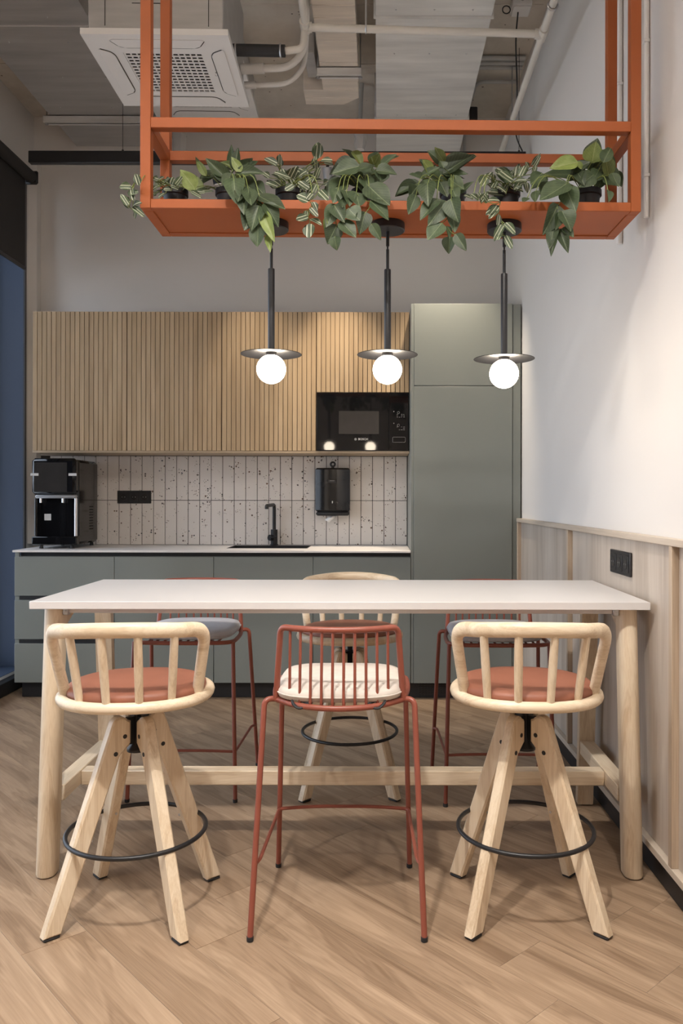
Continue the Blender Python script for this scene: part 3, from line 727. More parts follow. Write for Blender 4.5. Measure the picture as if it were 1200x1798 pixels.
# ------------------------------------------------------------------ wooden swivel stools (local: backrest towards -y)
def superell(a, b, n, m=48):
    out = []
    for k in range(m):
        t = 2*PI*k/m; c, s = math.cos(t), math.sin(t)
        out.append((a*math.copysign(abs(c)**(2/n), c), b*math.copysign(abs(s)**(2/n), s)))
    return out
def cushion_mb(outline, layers):
    """layers: (scale, z)"""
    mb = MB(); n = len(outline); vs = []; fs = []
    for s, z in layers:
        for x, y in outline: vs.append((x*s, y*s, z))
    for i in range(len(layers)-1):
        for k in range(n): k2=(k+1)%n; fs.append((i*n+k,i*n+k2,(i+1)*n+k2,(i+1)*n+k))
    fs += [tuple(range(n)), tuple((len(layers)-1)*n+k for k in range(n))]
    return mb.add(vs, fs)
def wood_stool(label, seat_rz=0.0, base_rz=0.0):
    t = thing('swivel_stool', label, 'stool', group='pale ash swivel stools')
    R4 = Matrix.Rotation(seat_rz, 4, 'Z')
    # seat ring, plate, cushion
    ring = superell(0.210, 0.195, 2.25)
    def rot(p): return R4 @ Vector(p)
    s = MB(); s.tube([rot((x,y,0.640)) for x, y in ring], 0.0165, 12, closed=True); s.build('seat_ring', M['ash_x'], t)
    pl = [rot((x*0.97,y*0.97,0)) for x, y in ring]
    MB().prism([(p.x,p.y) for p in pl], 0.629, 0.645, lambda u,v,w_: (u,v,w_), 0.002).build('seat_plate', M['ash_x'], t)
    out = [rot((x*0.93,y*0.93+0.004,0)) for x, y in superell(0.216, 0.204, 2.2, 56)]
    cu = cushion_mb([(p.x,p.y) for p in out], [(0.5,0.6455),(0.95,0.6457),(0.99,0.650),(1.0,0.657),(0.992,0.666),(0.96,0.673),(0.90,0.677),(0.7,0.680),(0.35,0.6815),(0.02,0.682)]).build('seat_cushion', M['leather'], t, angle=60)
    # back rail: a bow with turned-down ends
    topz, z0 = 0.858, 0.650
    path = [(-0.186,-0.072,z0), (-0.2035,-0.106,0.775), (-0.208,-0.116,topz-0.012), (-0.150,-0.193,topz-0.004), (-0.08,-0.226,topz+0.002), (0,-0.238,topz+0.004),
            (0.08,-0.226,topz+0.002), (0.150,-0.193,topz-0.004), (0.208,-0.116,topz-0.012), (0.2035,-0.106,0.775), (0.186,-0.072,z0)]
    left = [Vector(path[0]), Vector((-0.209,-0.112,topz-0.002)), Vector(path[3])]
    arc = spline([path[3], path[4], path[5], path[6], path[7]], 8)
    lc = fillet([path[0], (-0.2165,-0.124,topz-0.012), path[3]], 0.075, 10)
    rc = [Vector((-p.x,p.y,p.z)) for p in reversed(lc)]
    full = lc[:-1] + arc + rc[1:]
    mb = MB(); P = [rot(p) for p in full]; n = 14; m_ = len(P); vs=[]; fs=[]
    # section: taller than thick on the bow, round on the posts
    for i in range(m_):
        T = (P[min(i+1,m_-1)]-P[max(i-1,0)]).normalized()
        horiz = 1-abs(T.z); zf = max(0.0, min(1.0, (full[i].z-0.78)/0.06))
        h_ = 0.0165 + 0.005*zf; d_ = 0.0155 + 0.001*zf
        O = Vector((P[i].x, P[i].y, 0)).normalized(); O = (O - T*O.dot(T)).normalized(); U = T.cross(O)
        for k in range(n):
            a = 2*PI*k/n; vs.append(P[i] + O*math.cos(a)*d_ + U*math.sin(a)*h_)
    for i in range(m_-1):
        for k in range(n): k2=(k+1)%n; fs.append((i*n+k,i*n+k2,(i+1)*n+k2,(i+1)*n+k))
    fs += [tuple(range(n)), tuple((m_-1)*n+k for k in range(n))]
    mb.add(vs, fs).build('back_rail', M['ash_x'], t, angle=60)
    for xt, yt, xb, yb in ((-0.142,-0.200,-0.125,-0.150), (-0.049,-0.233,-0.044,-0.187), (0.049,-0.233,0.044,-0.187), (0.142,-0.200,0.125,-0.150)):
        MB().tube([rot((xb,yb,0.640)), rot(((xb+xt)/2,(yb+yt)/2,0.75)), rot((xt,yt,topz-0.006))], [0.0110,0.0125,0.0115], 12).build('spindle', M['ash_z'], t)
    # black swivel column
    cl = MB(); cl.lathe([(0,0.466),(0.030,0.466),(0.030,0.474),(0.018,0.488),(0.011,0.51),(0.011,0.595),(0.022,0.613),(0,0.613)], 20); cl.box(-0.06,0.06,-0.06,0.06,0.6135,0.6235,0.002)
    for k in range(4):
        a = base_rz + k*PI/2 + PI/4
        cl.box(0.0, 0.034, -0.007, 0.007, 0.49, 0.570, M=Matrix.Rotation(a,4,'Z'))
    cl.build('swivel_column', M['black'], t)
    # four splayed legs in radial planes
    top = [(0.027,0.497),(0.027,0.562)] + [(0.0585-0.0275*math.cos(a), 0.5500+0.0275*math.sin(a)) for a in [PI*(0.20+0.72*k/8) for k in range(9)]]
    prof_ = top + [(0.281,0.008),(0.231,0.008),(0.060,0.466)]
    lm = MB().prism([(u,v) for u, v in prof_], -0.0175, 0.0175, lambda u,v,w_: (u,w_,v), 0.0055).mesh('leg', M['ash_z'])
    bm_ = MB(); 
    for side in (-1,1): bm_.lathe([(0,0),(0.0066,0),(0.0066,0.0006),(0,0.0006)], 12, M=Matrix.Rotation(-side*PI/2,4,'X'), o=(0,side*0.0176,0))
    bmesh_ = bm_.mesh('bolt', M['black'])
    foot = MB().box(-0.022,0.022,-0.015,0.015,0.0005,0.0078,0.002).mesh('foot_glide', M['rubber'])
    scr = MB().lathe([(0,0),(0.004,0),(0.004,0.002),(0,0.0025)], 10, M=Matrix.Rotation(-PI/2,4,'Y')).mesh('screw', M['zinc'])
    for k in range(4):
        a = base_rz + k*PI/2 + PI/4
        lo = obj('leg', lm, t, (0,0,0), (0,0,a))
        obj('bolt', bmesh_, lo, (0.047,0,0.520)); obj('bolt', bmesh_, lo, (0.075,0,0.474))
        obj('foot_glide', foot, lo, (0.256,0,0)); obj('screw', scr, lo, (0.1405,0,0.236))
    MB().tube([(0.2005*math.cos(a),0.2005*math.sin(a),0.231) for a in [2*PI*k/56 for k in range(56)]], 0.0067, 10, closed=True).build('footrest_ring', M['black'], t)
    return t
s1 = wood_stool('pale wooden swivel stool with terracotta seat at the near left of the table', math.radians(5), math.radians(-2)); s1.location = (-0.717, 2.395, 0)
s2 = wood_stool('pale wooden swivel stool with terracotta seat at the near right beside the wall', math.radians(-3), math.radians(1)); s2.location = (0.445, 2.415, 0)
s3 = wood_stool('pale wooden swivel stool with terracotta seat on the kitchen side of the table', 0.0, math.radians(2)); s3.location = (-0.118, 3.415, 0); s3.rotation_euler = (0,0,PI)

# ------------------------------------------------------------------ brick red wire stools (local: backrest towards -y)
def wire_stool(label, pad_mat, pad_label):
    t = thing('wire_stool', label, 'stool', group='brick red steel wire stools')
    zs = 0.636; m_ = M['brick_red']
    rear = spline([(-0.184,-0.105,zs), (-0.105,-0.182,zs), (0,-0.211,zs), (0.105,-0.182,zs), (0.184,-0.105,zs)], 6)
    rest = fillet([(0.184,-0.105,zs), (0.203,0.02,zs), (0.203,0.205,zs), (0,0.222,zs), (-0.203,0.205,zs), (-0.203,0.02,zs), (-0.184,-0.105,zs)], [0.06,0.06,0.3,0.06,0.06], 5)
    MB().tube(rear + rest[1:-1], 0.0085, 10, closed=True).build('seat_frame', m_, t)
    zt = 0.850
    rail = spline([(-0.130,-0.158,zt), (-0.07,-0.182,zt), (0,-0.190,zt), (0.07,-0.182,zt), (0.130,-0.158,zt)], 6)
    lc = fillet([(-0.184,-0.107,zs), (-0.168,-0.134,zt), tuple(rail[0])], 0.035, 7)
    rc = [Vector((-p.x,p.y,p.z)) for p in reversed(lc)]
    full = lc[:-1] + rail + rc[1:]
    MB().tube(full, 0.0092, 10).build('backrest_hoop', m_, t)
    for k in range(10):
        x = -0.1405 + 0.281*k/9
        pt = interp(full[len(lc)//2:-len(lc)//2], 0, x*0.985); pb = interp(rear, 0, x)
        MB().tube(fillet([pt, pb+Vector((0,0.004,0.002)), (x, 0.20, zs+0.002)], 0.014, 4), 0.0042, 8).build('wire', m_, t)
    for sx in (-1,1):
        lg = MB().tube(fillet([(sx*0.176,-0.098,zs), (sx*0.216,-0.118,zs+0.004), (sx*0.240,-0.222,0.010)], 0.034, 7), 0.0085, 10).build('leg', m_, t)
        MB().lathe([(0,0),(0.0095,0),(0.0098,0.012),(0,0.013)], 12, (sx*0.240,-0.2225,0.0005)).build('foot_cap', M['rubber'], lg)
        lg = MB().tube([(sx*0.200,0.185,zs), (sx*0.2165,0.220,0.010)], 0.0085, 10).build('leg', m_, t)
        MB().lathe([(0,0),(0.0095,0),(0.0098,0.012),(0,0.013)], 12, (sx*0.2165,0.2205,0.0005)).build('foot_cap', M['rubber'], lg)
    zf = 0.198
    fr = fillet([(-0.237,-0.192,zf-0.006), (-0.222,-0.16,zf), (-0.2125,0.206,zf), (-0.10,0.212,zf+0.006), (0.10,0.212,zf+0.006), (0.2125,0.206,zf), (0.222,-0.16,zf), (0.237,-0.192,zf-0.006)], [0.02,0.02,0.1,0.1,0.02,0.02], 5)
    MB().tube(fr, 0.0058, 8).build('footrest', m_, t)
    oc = [(x, y+0.020-0.028*(1-(x/0.188)**2)*(1 if y < 0 else -0.2)) for x, y in superell(0.188, 0.186, 4.5, 64)]
    lay = [(0.4,0.645),(0.94,0.6452),(0.985,0.649),(1.0,0.659),(0.99,0.669),(0.955,0.677),(0.87,0.682),(0.5,0.685),(0.02,0.686)]
    pad = cushion_mb(oc, lay).build('seat_pad', pad_mat, t, angle=60); pad['label'] = pad_label
    MB().tube([(x*1.003, (y-0.025)*1.003+0.025, 0.661) for x, y in oc], 0.0022, 6, closed=True).build('piping', pad_mat, pad)
    for sx in (-1,1):
        MB().tube(spline([(sx*0.125,-0.14,0.655),(sx*0.13,-0.172,0.645),(sx*0.11,-0.190,0.632),(sx*0.085,-0.185,0.642),(sx*0.115,-0.160,0.650)],5), 0.0042, 6).build('pad_tie', M['rubber'], pad)
    return t
r1 = wire_stool('brick red wire stool with cream pad on the near side of the table', M['fabric'], 'cream fabric seat pad'); r1.location = (-0.110, 2.432, 0)
r2_ = wire_stool('brick red wire stool with pad coloured for bluish light behind the table near the drawers', M['fabric_bluish_lit'], 'pale seat pad with bluish light in its colour'); r2_.location = (-0.786, 3.435, 0); r2_.rotation_euler = (0,0,PI)
dup(r2_, (0.486, 3.395, 0), PI, 'brick red wire stool with pad coloured for bluish light behind the table by the panelled wall')

# ------------------------------------------------------------------ hanging planter frame
PX0, PY0, PWD, PDP = -0.747, 2.513, 1.578, 0.277
ZB, ZT = 2.126, 2.411
pl = thing('hanging_planter', 'orange steel hanging planter frame above the table', 'planter', (PX0, PY0, 0), WANG*0.93)
bw = 0.033
def bar(name, x0, x1, y0, y1, z0, z1, parent=pl): return MB().box(x0, x1, y0, y1, z0, z1, 0.0015).build(name, M['orange'], parent)
for x in (0, PWD-bw):
    for y in (0, PDP-bw): bar('post', x, x+bw, y, y+bw, ZB, ZC-0.002)
for y in (0, PDP-bw):
    bar('top_rail', bw, PWD-bw, y, y+bw, ZT-bw, ZT)
    bar('bottom_rail', bw, PWD-bw, y, y+bw, ZB, ZB+0.029)
for x in (0, PWD-bw):
    bar('top_rail', x, x+bw, bw, PDP-bw, ZT-bw, ZT)
    bar('bottom_rail', x, x+bw, bw, PDP-bw, ZB, ZB+0.029)
bar('floor_panel', bw, PWD-bw, bw, PDP-bw, ZB+0.004, ZB+0.012)
def pw(u, v): a = WANG*0.93; return (PX0+u*math.cos(a)-v*math.sin(a), PY0+u*math.sin(a)+v*math.cos(a))

# ------------------------------------------------------------------ pendant lamps
def pendant(label, u, drop):
    x, y = pw(u, PDP/2)
    t = thing('pendant_lamp', label, 'lamp', (x, y, ZB+0.0035), group='globe pendant lamps')
    MB().lathe([(0,0),(0.056,0),(0.057,-0.004),(0.057,-0.024),(0.054,-0.027),(0,-0.027)], 32).build('ceiling_rose', M['black'], t)
    MB().lathe([(0,-0.027),(0.0055,-0.027),(0.0055,-0.075),(0,-0.075)], 12).build('rod', M['black'], t)
    MB().lathe([(0,-0.0752),(0.003,-0.0752),(0.003,-0.085),(0.0050,-0.086),(0.0050,-0.152-drop),(0,-0.152-drop)], 12).build('rod', M['black'], t)
    MB().lathe([(0,-0.1525-drop),(0.0105,-0.1525-drop),(0.0112,-0.155-drop),(0.0112,-0.425-drop),(0,-0.425-drop)], 16).build('tube', M['black'], t)
    MB().lathe([(0.0,-0.4255-drop),(0.012,-0.4255-drop),(0.100,-0.4345-drop),(0.101,-0.4355-drop),(0.100,-0.4365-drop),(0.012,-0.4290-drop),(0,-0.429-drop)], 48).build('shade_disc', M['black'], t)
    MB().lathe([(0,-0.4295-drop),(0.018,-0.4295-drop),(0.018,-0.4395-drop),(0,-0.4395-drop)], 20).build('lamp_holder', M['black'], t)
    R_ = 0.0482; c_ = -0.4395-drop-R_+0.003
    MB().lathe([(max(R_*math.sin(PI*k/20),0.0), c_+R_*math.cos(PI*k/20)) for k in range(1,20)], 32).build('globe', M['bulb'], t, angle=80)
    return t
pendant('leftmost black pendant lamp with a glowing globe', 0.395, 0.0)
pendant('middle black pendant lamp with a glowing globe', 0.780, 0.0)
pendant('rightmost black pendant lamp with a glowing globe, nearest the white wall', 1.168, 0.012)

# ------------------------------------------------------------------ plants
def leaf_mesh(name, m, heart, fold, droop):
    nx, ny = 6, 10; mb = MB(); vs = []; fs = []
    for j in range(ny+1):
        t = j/ny
        if heart: wd = 0.5*min(1.0, (math.sin(PI*min(1,t*1.0)**0.62))**0.85) if 0 < t < 1 else 0.0
        else: wd = 0.5*(math.sin(PI*t**0.85))**0.75 if 0 < t < 1 else 0.0
        wd = max(wd, 0.012)
        for i in range(nx+1):
            u = (i/nx)*2-1; x = u*wd
            y = t - (0.10*abs(u)*(1-t)**3 if heart else 0)
            z = fold*abs(x) - droop*t*t + 0.02*math.sin(9*t+3*u)*abs(u)
            vs.append((x, y, z))
    for j in range(ny):
        for i in range(nx): a = j*(nx+1)+i; fs.append((a,a+1,a+nx+2,a+nx+1))
    return mb.add(vs, fs).mesh(name, m, angle=180, recalc=False)
LM = {}
for kind in ('leaf','leaf_lime','leaf_stripe'):
    LM[kind] = [leaf_mesh('leaf', M[kind], kind != 'leaf_stripe', f, d) for f, d in ((0.30,0.10),(0.45,0.22),(0.20,-0.08))]
def plant(name, label, pot_px, ox, oy, sc, leaves, kind, pot_w=0.088, seed=1, hang=()):
    """leaves: (base x,y, tip x,y, width[, 'l']) read off an elevation drawing"""
    rg = random.Random(seed)
    px = pot_px
    YP = 2.662
    pc = at(px, 300, YP); zf = ZB+0.0125
    t = thing(name, label, 'plant', (pc.x, YP, zf), group='trailing plants in the hanging planter')
    R_ = pot_w/2
    pot = MB().lathe([(0,0),(R_*0.74,0),(R_*0.93,0.078),(R_*1.04,0.080),(R_*1.04,0.098),(R_*0.95,0.098),(R_*0.92,0.086),(0,0.086)], 24).build('pot', M['pot'], t)
    MB().lathe([(0,0.0865),(R_*0.88,0.0865),(R_*0.5,0.092),(0,0.093)], 18).build('soil', M['soil'], t)
    O = Vector((pc.x, YP, zf)); stems = MB(); crown = Vector((0,0,0.09))
    prevs = []
    # a second layer of foliage behind the front leaves, inside the frame
    extra = []
    for lf in leaves:
        if oy+max(lf[1],lf[3])/sc < 344 and ox+min(lf[0],lf[2])/sc > 275 and rg.random() < 0.75:
            jx, jy = rg.uniform(-26,26), rg.uniform(-14,22); rx, ry = rg.uniform(-22,22), rg.uniform(-18,18)
            extra.append((lf[0]+jx, lf[1]+jy, lf[2]+jx+rx, lf[3]+jy+ry, lf[4]*rg.uniform(0.8,1.1), None))
    for lf in extra+list(leaves):
        bx, by, tx, ty, wd = lf[:5]; back = len(lf) > 5 and lf[5] is None; lk = 'leaf_lime' if len(lf) > 5 and lf[5] and kind == 'leaf' else kind
        bpx, bpy_, tpx, tpy = ox+bx/sc, oy+by/sc, ox+tx/sc, oy+ty/sc
        low = max(bpy_, tpy)
        if low > 348 or bpx < 246: Y = 2.470 + rg.uniform(-0.015, 0.012)
        else: Y = (2.69 if back else 2.60) + rg.uniform(-0.045, 0.05)
        b = at(bpx, bpy_, Y); tip = at(tpx, tpy, Y + rg.uniform(-0.028, 0.006))
        if bpy_ > 300 and low > 348 and bpy_ < 350: b = at(bpx, bpy_, Y+0.02)
        d = tip-b; Ln = d.length
        if Ln < 0.004: continue
        yv = d.normalized()
        nv = Vector((rg.uniform(-0.55,0.55), -1.0, rg.uniform(0.15,0.75)))
        nv = (nv - yv*nv.dot(yv)).normalized(); xv = yv.cross(nv)
        W_ = wd/sc*Y/F*1.28
        mat = Matrix((xv*W_, yv*Ln*1.03, nv*((W_+Ln)/2))).transposed().to_4x4(); mat.translation = b-O
        o = obj('leaf', rg.choice(LM[lk]), t); o.matrix_local = mat
        bl = b-O
        # petiole from the crown over the rail, or from the nearest earlier leaf for trailing ones
        if bpy_ > 352 and prevs:
            q = min(prevs, key=lambda p: (p-bl).length + (0.05 if p.z < bl.z else 0))
            stems.tube(spline([q, (q+bl)/2+Vector((0,0.006,-0.003)), bl], 4), 0.0014, 5)
        elif Y < 2.52:
            cr = crown+Vector((rg.uniform(-0.02,0.02), rg.uniform(-0.02,0.02), 0))
            over = Vector((bl.x*0.75+cr.x*0.25, max(bl.y+0.035, -0.13), max(0.10, bl.z+0.03)))
            stems.tube(spline([cr, over, bl], 5), 0.0014, 5)
        else:
            cr = crown+Vector((rg.uniform(-0.025,0.025), rg.uniform(-0.02,0.02), 0))
            stems.tube(spline([cr, cr.lerp(bl,0.5)+Vector((0,0,0.018)), bl], 4), 0.0013, 5)
        prevs.append(bl)
    stems.build('stem', M['stem'], t)
    return t
A = (200,190,4.0); B = (440,230,4.0); Cc = (680,240,4.286); D = (900,200,4.0)
plant('trailing_striped_plant', 'striped green and white trailing plant spilling past the left planter post', 307, *A, [
 (175,545,150,465,45),(120,560,35,550,50),(125,570,130,640,45),(100,690,45,605,40),(130,700,180,660,45),(130,700,205,755,40),(110,700,60,660,38),(150,720,150,780,26),(120,600,170,600,40),(110,650,75,640,34),
 (310,510,262,490,40),(300,520,345,485,45),(380,540,335,515,50),(400,545,410,490,55),(430,545,480,485,42),(470,575,540,520,60),(500,560,545,565,45),(300,560,262,580,34),(320,590,270,615,30),(340,570,300,600,34),(360,600,310,630,30),
 (330,540,280,545,36),(400,580,350,570,40),(560,600,690,575,34),(540,590,610,625,32),(450,570,395,545,40),(350,520,390,500,40),(290,600,258,620,28),(560,590,640,600,30)], 'leaf_stripe', 0.082, 3)
plant('trailing_broadleaf_plant', 'dark green broad-leaved plant trailing over the left pendant lamp', 402, *A, [
 (850,430,862,278,62),(885,440,825,350,52,'l'),(860,430,750,370,50,'l'),(880,450,960,355,75),(900,440,1010,380,62),(800,510,645,350,85),(850,430,770,435,62),(870,460,1050,440,72),(870,480,1015,560,115),(850,500,850,615,115),
 (980,530,1050,600,80),(900,560,870,665,72),(940,570,960,690,95),(1020,620,1195,720,115),(1000,660,915,860,135),(1060,680,1160,815,95),(1010,700,960,840,110),(1050,740,1120,930,72,'l'),(1010,830,1010,975,105),(1080,900,1095,1005,42,'l'),
 (560,560,465,440,92,'l'),(577,580,585,480,74,'l'),(640,470,575,360,42,'l'),(700,460,610,490,62),(690,480,610,520,55),(760,480,680,430,70),(830,470,760,540,80),(900,500,980,600,90),(920,610,900,720,90)], 'leaf', 0.088, 4)
plant('trailing_striped_plant', 'striped green and white plant between the two left broad-leaved plants', 507, *B, [
 (185,240,95,190,50),(205,235,208,165,50),(470,195,485,90,72),(490,210,570,205,46),(460,270,455,205,40),(460,330,480,260,36),(240,330,215,265,45),(265,330,300,258,52),(400,310,330,268,55),(250,350,195,300,46),(280,340,160,290,42),
 (410,410,330,360,52),(350,430,285,350,52),(210,400,160,350,50),(180,400,105,360,42),(130,330,80,290,40),(430,370,500,340,42),(490,390,540,360,46),(480,420,540,480,52),(410,490,320,460,68),(430,500,465,560,42),(415,540,470,605,42),
 (400,600,318,630,52),(415,620,495,655,46),(410,650,410,755,72),(390,560,385,610,36),(300,380,240,420,46),(380,380,420,330,46),(340,330,390,280,44),(430,440,395,480,44),(450,300,420,360,40),(470,380,440,430,44)], 'leaf_stripe', 0.088, 5)
plant('trailing_broadleaf_plant', 'dark green broad-leaved plant just left of the middle pendant lamp', 640, *B, [
 (720,210,655,118,62),(720,150,790,240,58,'l'),(860,240,900,165,72,'l'),(860,230,835,185,50,'l'),(920,240,1015,160,58),(890,280,1022,285,84),(900,290,910,350,84),(750,250,570,290,115),(740,270,870,250,80),(780,300,895,340,95),
 (720,300,750,395,105),(700,300,660,365,75),(650,350,550,460,105),(640,340,515,430,85),(760,370,800,430,74),(670,430,700,500,95),(640,450,640,545,74),(740,440,760,535,115),(830,390,970,530,150),(850,500,970,612,115),
 (590,530,650,620,95),(600,530,530,665,95),(690,550,765,632,105),(800,580,770,712,95),(850,660,912,762,62),(600,670,540,790,105),(640,640,735,752,95),(590,750,600,832,72),(520,620,520,700,28,'l'),(700,260,660,330,90),(800,330,830,420,90),(610,420,580,500,80)], 'leaf', 0.088, 6)
plant('trailing_broadleaf_plant', 'dark green broad-leaved plant between the middle and right pendant lamps', 795, *Cc, [
 (420,185,350,85,95,'l'),(420,230,400,175,62),(440,265,645,120,135),(440,280,600,270,62),(330,260,260,180,82,'l'),(270,290,390,225,52),(400,320,300,280,115),(380,290,500,340,135),(470,320,570,400,115),(250,310,160,290,72),
 (230,350,70,420,84),(220,380,170,450,84),(300,360,300,492,115),(210,450,155,587,84),(490,400,530,470,72),(370,480,245,612,105),(430,500,305,672,115),(480,480,520,622,118),(490,560,505,722,84),(400,660,305,782,115),
 (450,680,470,760,44),(470,760,455,872,84),(520,740,590,852,72),(330,330,250,400,90),(400,350,450,440,100),(360,270,420,330,90),(560,420,640,330,42)], 'leaf', 0.086, 7)
plant('trailing_striped_plant', 'striped green and white plant trailing over the right pendant lamp', 890, *Cc, [
 (640,470,580,440,42),(680,480,630,430,46),(720,480,680,420,46),(760,490,720,440,46),(700,490,750,420,44),(700,370,750,285,62),(790,350,790,278,48),(800,390,750,350,46),(870,310,835,260,62),(945,340,830,270,92),(970,300,985,220,62),
 (1000,300,1040,210,52),(1060,240,1040,190,36),(1100,230,1150,140,32),(1090,280,1120,200,32),(960,340,1045,320,42),(1050,330,1110,320,36),(940,390,1020,400,52),(900,430,755,430,62),(890,430,830,370,42),(850,490,760,470,52),(840,520,745,580,52),
 (830,530,770,602,52),(840,580,825,672,38),(870,660,805,772,52),(860,720,830,782,42),(880,650,960,722,52),(885,740,940,842,48),(900,360,870,420,50),(1000,350,960,400,46),(1040,340,1055,415,36),(920,300,950,250,46),(820,330,790,390,46)], 'leaf_stripe', 0.084, 8)
plant('trailing_broadleaf_plant', 'light and dark green broad-leaved plant at the right end of the planter', 1030, *D, [
 (560,330,580,195,115,'l'),(620,330,610,238,95,'l'),(640,330,690,225,74),(670,420,650,262,95,'l'),(440,340,265,370,100,'l'),(420,390,540,340,74),(480,380,430,335,60,'l'),(540,390,655,330,125),(560,430,470,505,95),(430,420,215,430,74),
 (640,430,595,522,74),(650,430,757,480,115),(700,420,742,512,62),(670,540,685,602,48),(200,420,125,500,84),(240,490,190,562,62),(160,545,160,622,52),(100,590,70,622,42),(375,490,195,615,155),(380,530,440,672,115),(310,650,235,832,115),
 (350,690,420,802,115),(330,700,310,802,62),(290,790,260,952,68),(360,800,430,857,62),(330,820,390,957,68),(300,880,265,987,42),(500,400,400,450,90),(460,420,500,480,74),(600,400,560,470,84),(530,360,600,300,84)], 'leaf', 0.092, 9)

# ------------------------------------------------------------------ track light
TY_, TZ0, TZ1 = 4.60, 3.130, 3.198
tr = thing('track_light', 'long black suspended lighting track in front of the kitchen wall', 'lamp', (0, TY_, TZ0))
MB().box(-2.0, 0.842, -0.02, 0.02, 0, TZ1-TZ0, 0.003).build('track', M['black'], tr)
for x, zt_ in ((-1.466, 3.598), (0.805, ZC-0.002)): MB().tube([(x,0,TZ1-TZ0),(x,0,zt_-TZ0)], 0.0016, 6).build('suspension_wire', M['black'], tr)
for x in (-1.466, 0.805): MB().lathe([(0,0),(0.006,0),(0.006,0.012),(0,0.013)], 10, (x,0,TZ1-TZ0)).build('wire_grip', M['black'], tr)
def spot(label, x, aim, energy, lit, cone=50):
    t = thing('track_spot', label, 'lamp', (x, TY_, TZ0-0.001), group='spotlights under the track')
    MB().lathe([(0,0),(0.009,0),(0.009,-0.03),(0,-0.03)], 12).build('neck', M['black'], t)
    q = Vector(aim)-Vector((x,TY_,TZ0-0.06)); rq = q.to_track_quat('-Z','Y').to_matrix().to_4x4()
    head = MB().lathe([(0,0.04),(0.026,0.04),(0.027,0.035),(0.027,-0.05),(0.0235,-0.05),(0.0235,-0.042),(0,-0.042)], 24, (0,0,-0.06), M=rq).build('head', M['black'] if lit else M['silver'], t)
    MB().lathe([(0,-0.0415),(0.023,-0.0415),(0.023,-0.0435),(0,-0.0435)], 20, (0,0,-0.06), M=rq).build('lens', M['spot_on'], head)
    l = bpy.data.lights.new('spot_beam', 'SPOT'); l.energy = energy; l.color = (1.0,0.84,0.64); l.spot_size = math.radians(cone); l.spot_blend = 1.0; l.shadow_soft_size = 0.02
    lo = bpy.data.objects.new('spot_beam', l); COL.objects.link(lo); lo.parent = t
    lo.matrix_local = Matrix.Translation(Vector((0,0,-0.06))+q.normalized()*0.05) @ rq
spot('lit black spotlight under the track above the left broad-leaved plant', -0.93, (-0.66, 5.09, 1.55), 55, True)
spot('silver spotlight under the track behind the striped plant', -0.292, (-0.22, 5.09, 1.55), 130, False)
spot('black spotlight under the track near the tall cabinet', 0.34, (0.44, 4.85, 2.2), 130, True, 64)

# ------------------------------------------------------------------ ceiling services
def cassette(label, cx, cy, z, rz, body_h, logo):
    t = thing('air_conditioner', label, 'air conditioner', (cx, cy, z), rz, 'ceiling cassette air conditioners')
    S = 0.31
    MB().box(-0.285, 0.285, -0.285, 0.285, 0.034, body_h, 0.004).build('body', M['galv_dark'], t)
    seam = MB()
    seam.box(-0.215,-0.212,-0.2865,-0.2851,0.05,body_h-0.01); seam.box(0.222,0.225,-0.2865,-0.2851,0.05,body_h-0.01)
    seam.box(-0.10,0.04,-0.2865,-0.2851,0.145,0.148); seam.build('seam', M['dark_hole'], t)
    MB().box(-0.27, 0.27, -0.27, 0.27, 0.0265, 0.0338).build('gasket', M['dark_hole'], t)
    # panel with a square hole for the grille
    q = 0.172; pn = MB()
    for bx in ((-S,S,-S,-q),(-S,S,q,S),(-S,-q,-q,q),(q,S,-q,q)): pn.box(bx[0],bx[1],bx[2],bx[3],0.0,0.026)
    pn.build('panel', M['white_plastic'], t, smooth=False)
    MB().box(-q+0.0005, q-0.0005, -q+0.0005, q-0.0005, 0.012, 0.024).build('filter', M['dark_hole'], t)
    gm = MB(); n = 13
    for k in range(n+1):
        u = -q+0.001 + (2*q-0.006)*k/n
        gm.box(-q+0.001, q-0.001, u, u+0.0095, 0.001, 0.0045)
        gm.box(u, u+0.006, -q+0.001, q-0.001, 0.002, 0.0055)
    gm.build('grille', M['white_plastic'], t, smooth=False)
    for a in range(4):
        R_ = Matrix.Rotation(a*PI/2, 4, 'Z')
        def pt(x, y, z_): return R_ @ Vector((x,y,z_))
        sh = [(-0.20,-0.268),(-0.185,-0.274),(0.185,-0.274),(0.20,-0.268),(0.175,-0.225),(0.15,-0.212),(-0.15,-0.212),(-0.175,-0.225)]
        MB().prism(sh, -0.0035, -0.0002, lambda u,v,w_: pt(u,v,w_), 0.001).build('louvre', M['white_plastic'], t)
        MB().tube([pt(x,y,-0.001) for x, y in fillet([(-0.2,-0.262,0),(-0.178,-0.222,0),(-0.15,-0.210,0),(0.15,-0.210,0),(0.178,-0.222,0),(0.2,-0.262,0)],0.02,3) for x,y in ((x,y),)] if False else [pt(p.x,p.y,-0.001) for p in fillet([(-0.2,-0.262,0),(-0.176,-0.221,0),(-0.15,-0.2095,0),(0.15,-0.2095,0),(0.176,-0.221,0),(0.2,-0.262,0)],0.02,3)], 0.0016, 6).build('louvre_gap', M['dark_hole'], t)
    if logo:
        MB().lathe([(0,0),(0.0065,0),(0.0065,-0.0008),(0,-0.0008)], 20, (0.207, -0.012, -0.0003)).build('brand_emblem', M['print_grey'], t)
        lettering('brand_lettering', 'LG', 0.018, M['print_grey'], t, (0.207, 0.012, -0.0004), (PI,0,0))
    return t
cassette('white ceiling air conditioner with square grille hanging nearest the table', -0.950, 3.685, 3.165, WANG, 0.45, True)
cassette('second white ceiling air conditioner partly hidden behind the first', -1.042, 4.62, 3.545, WANG, 0.24, False)
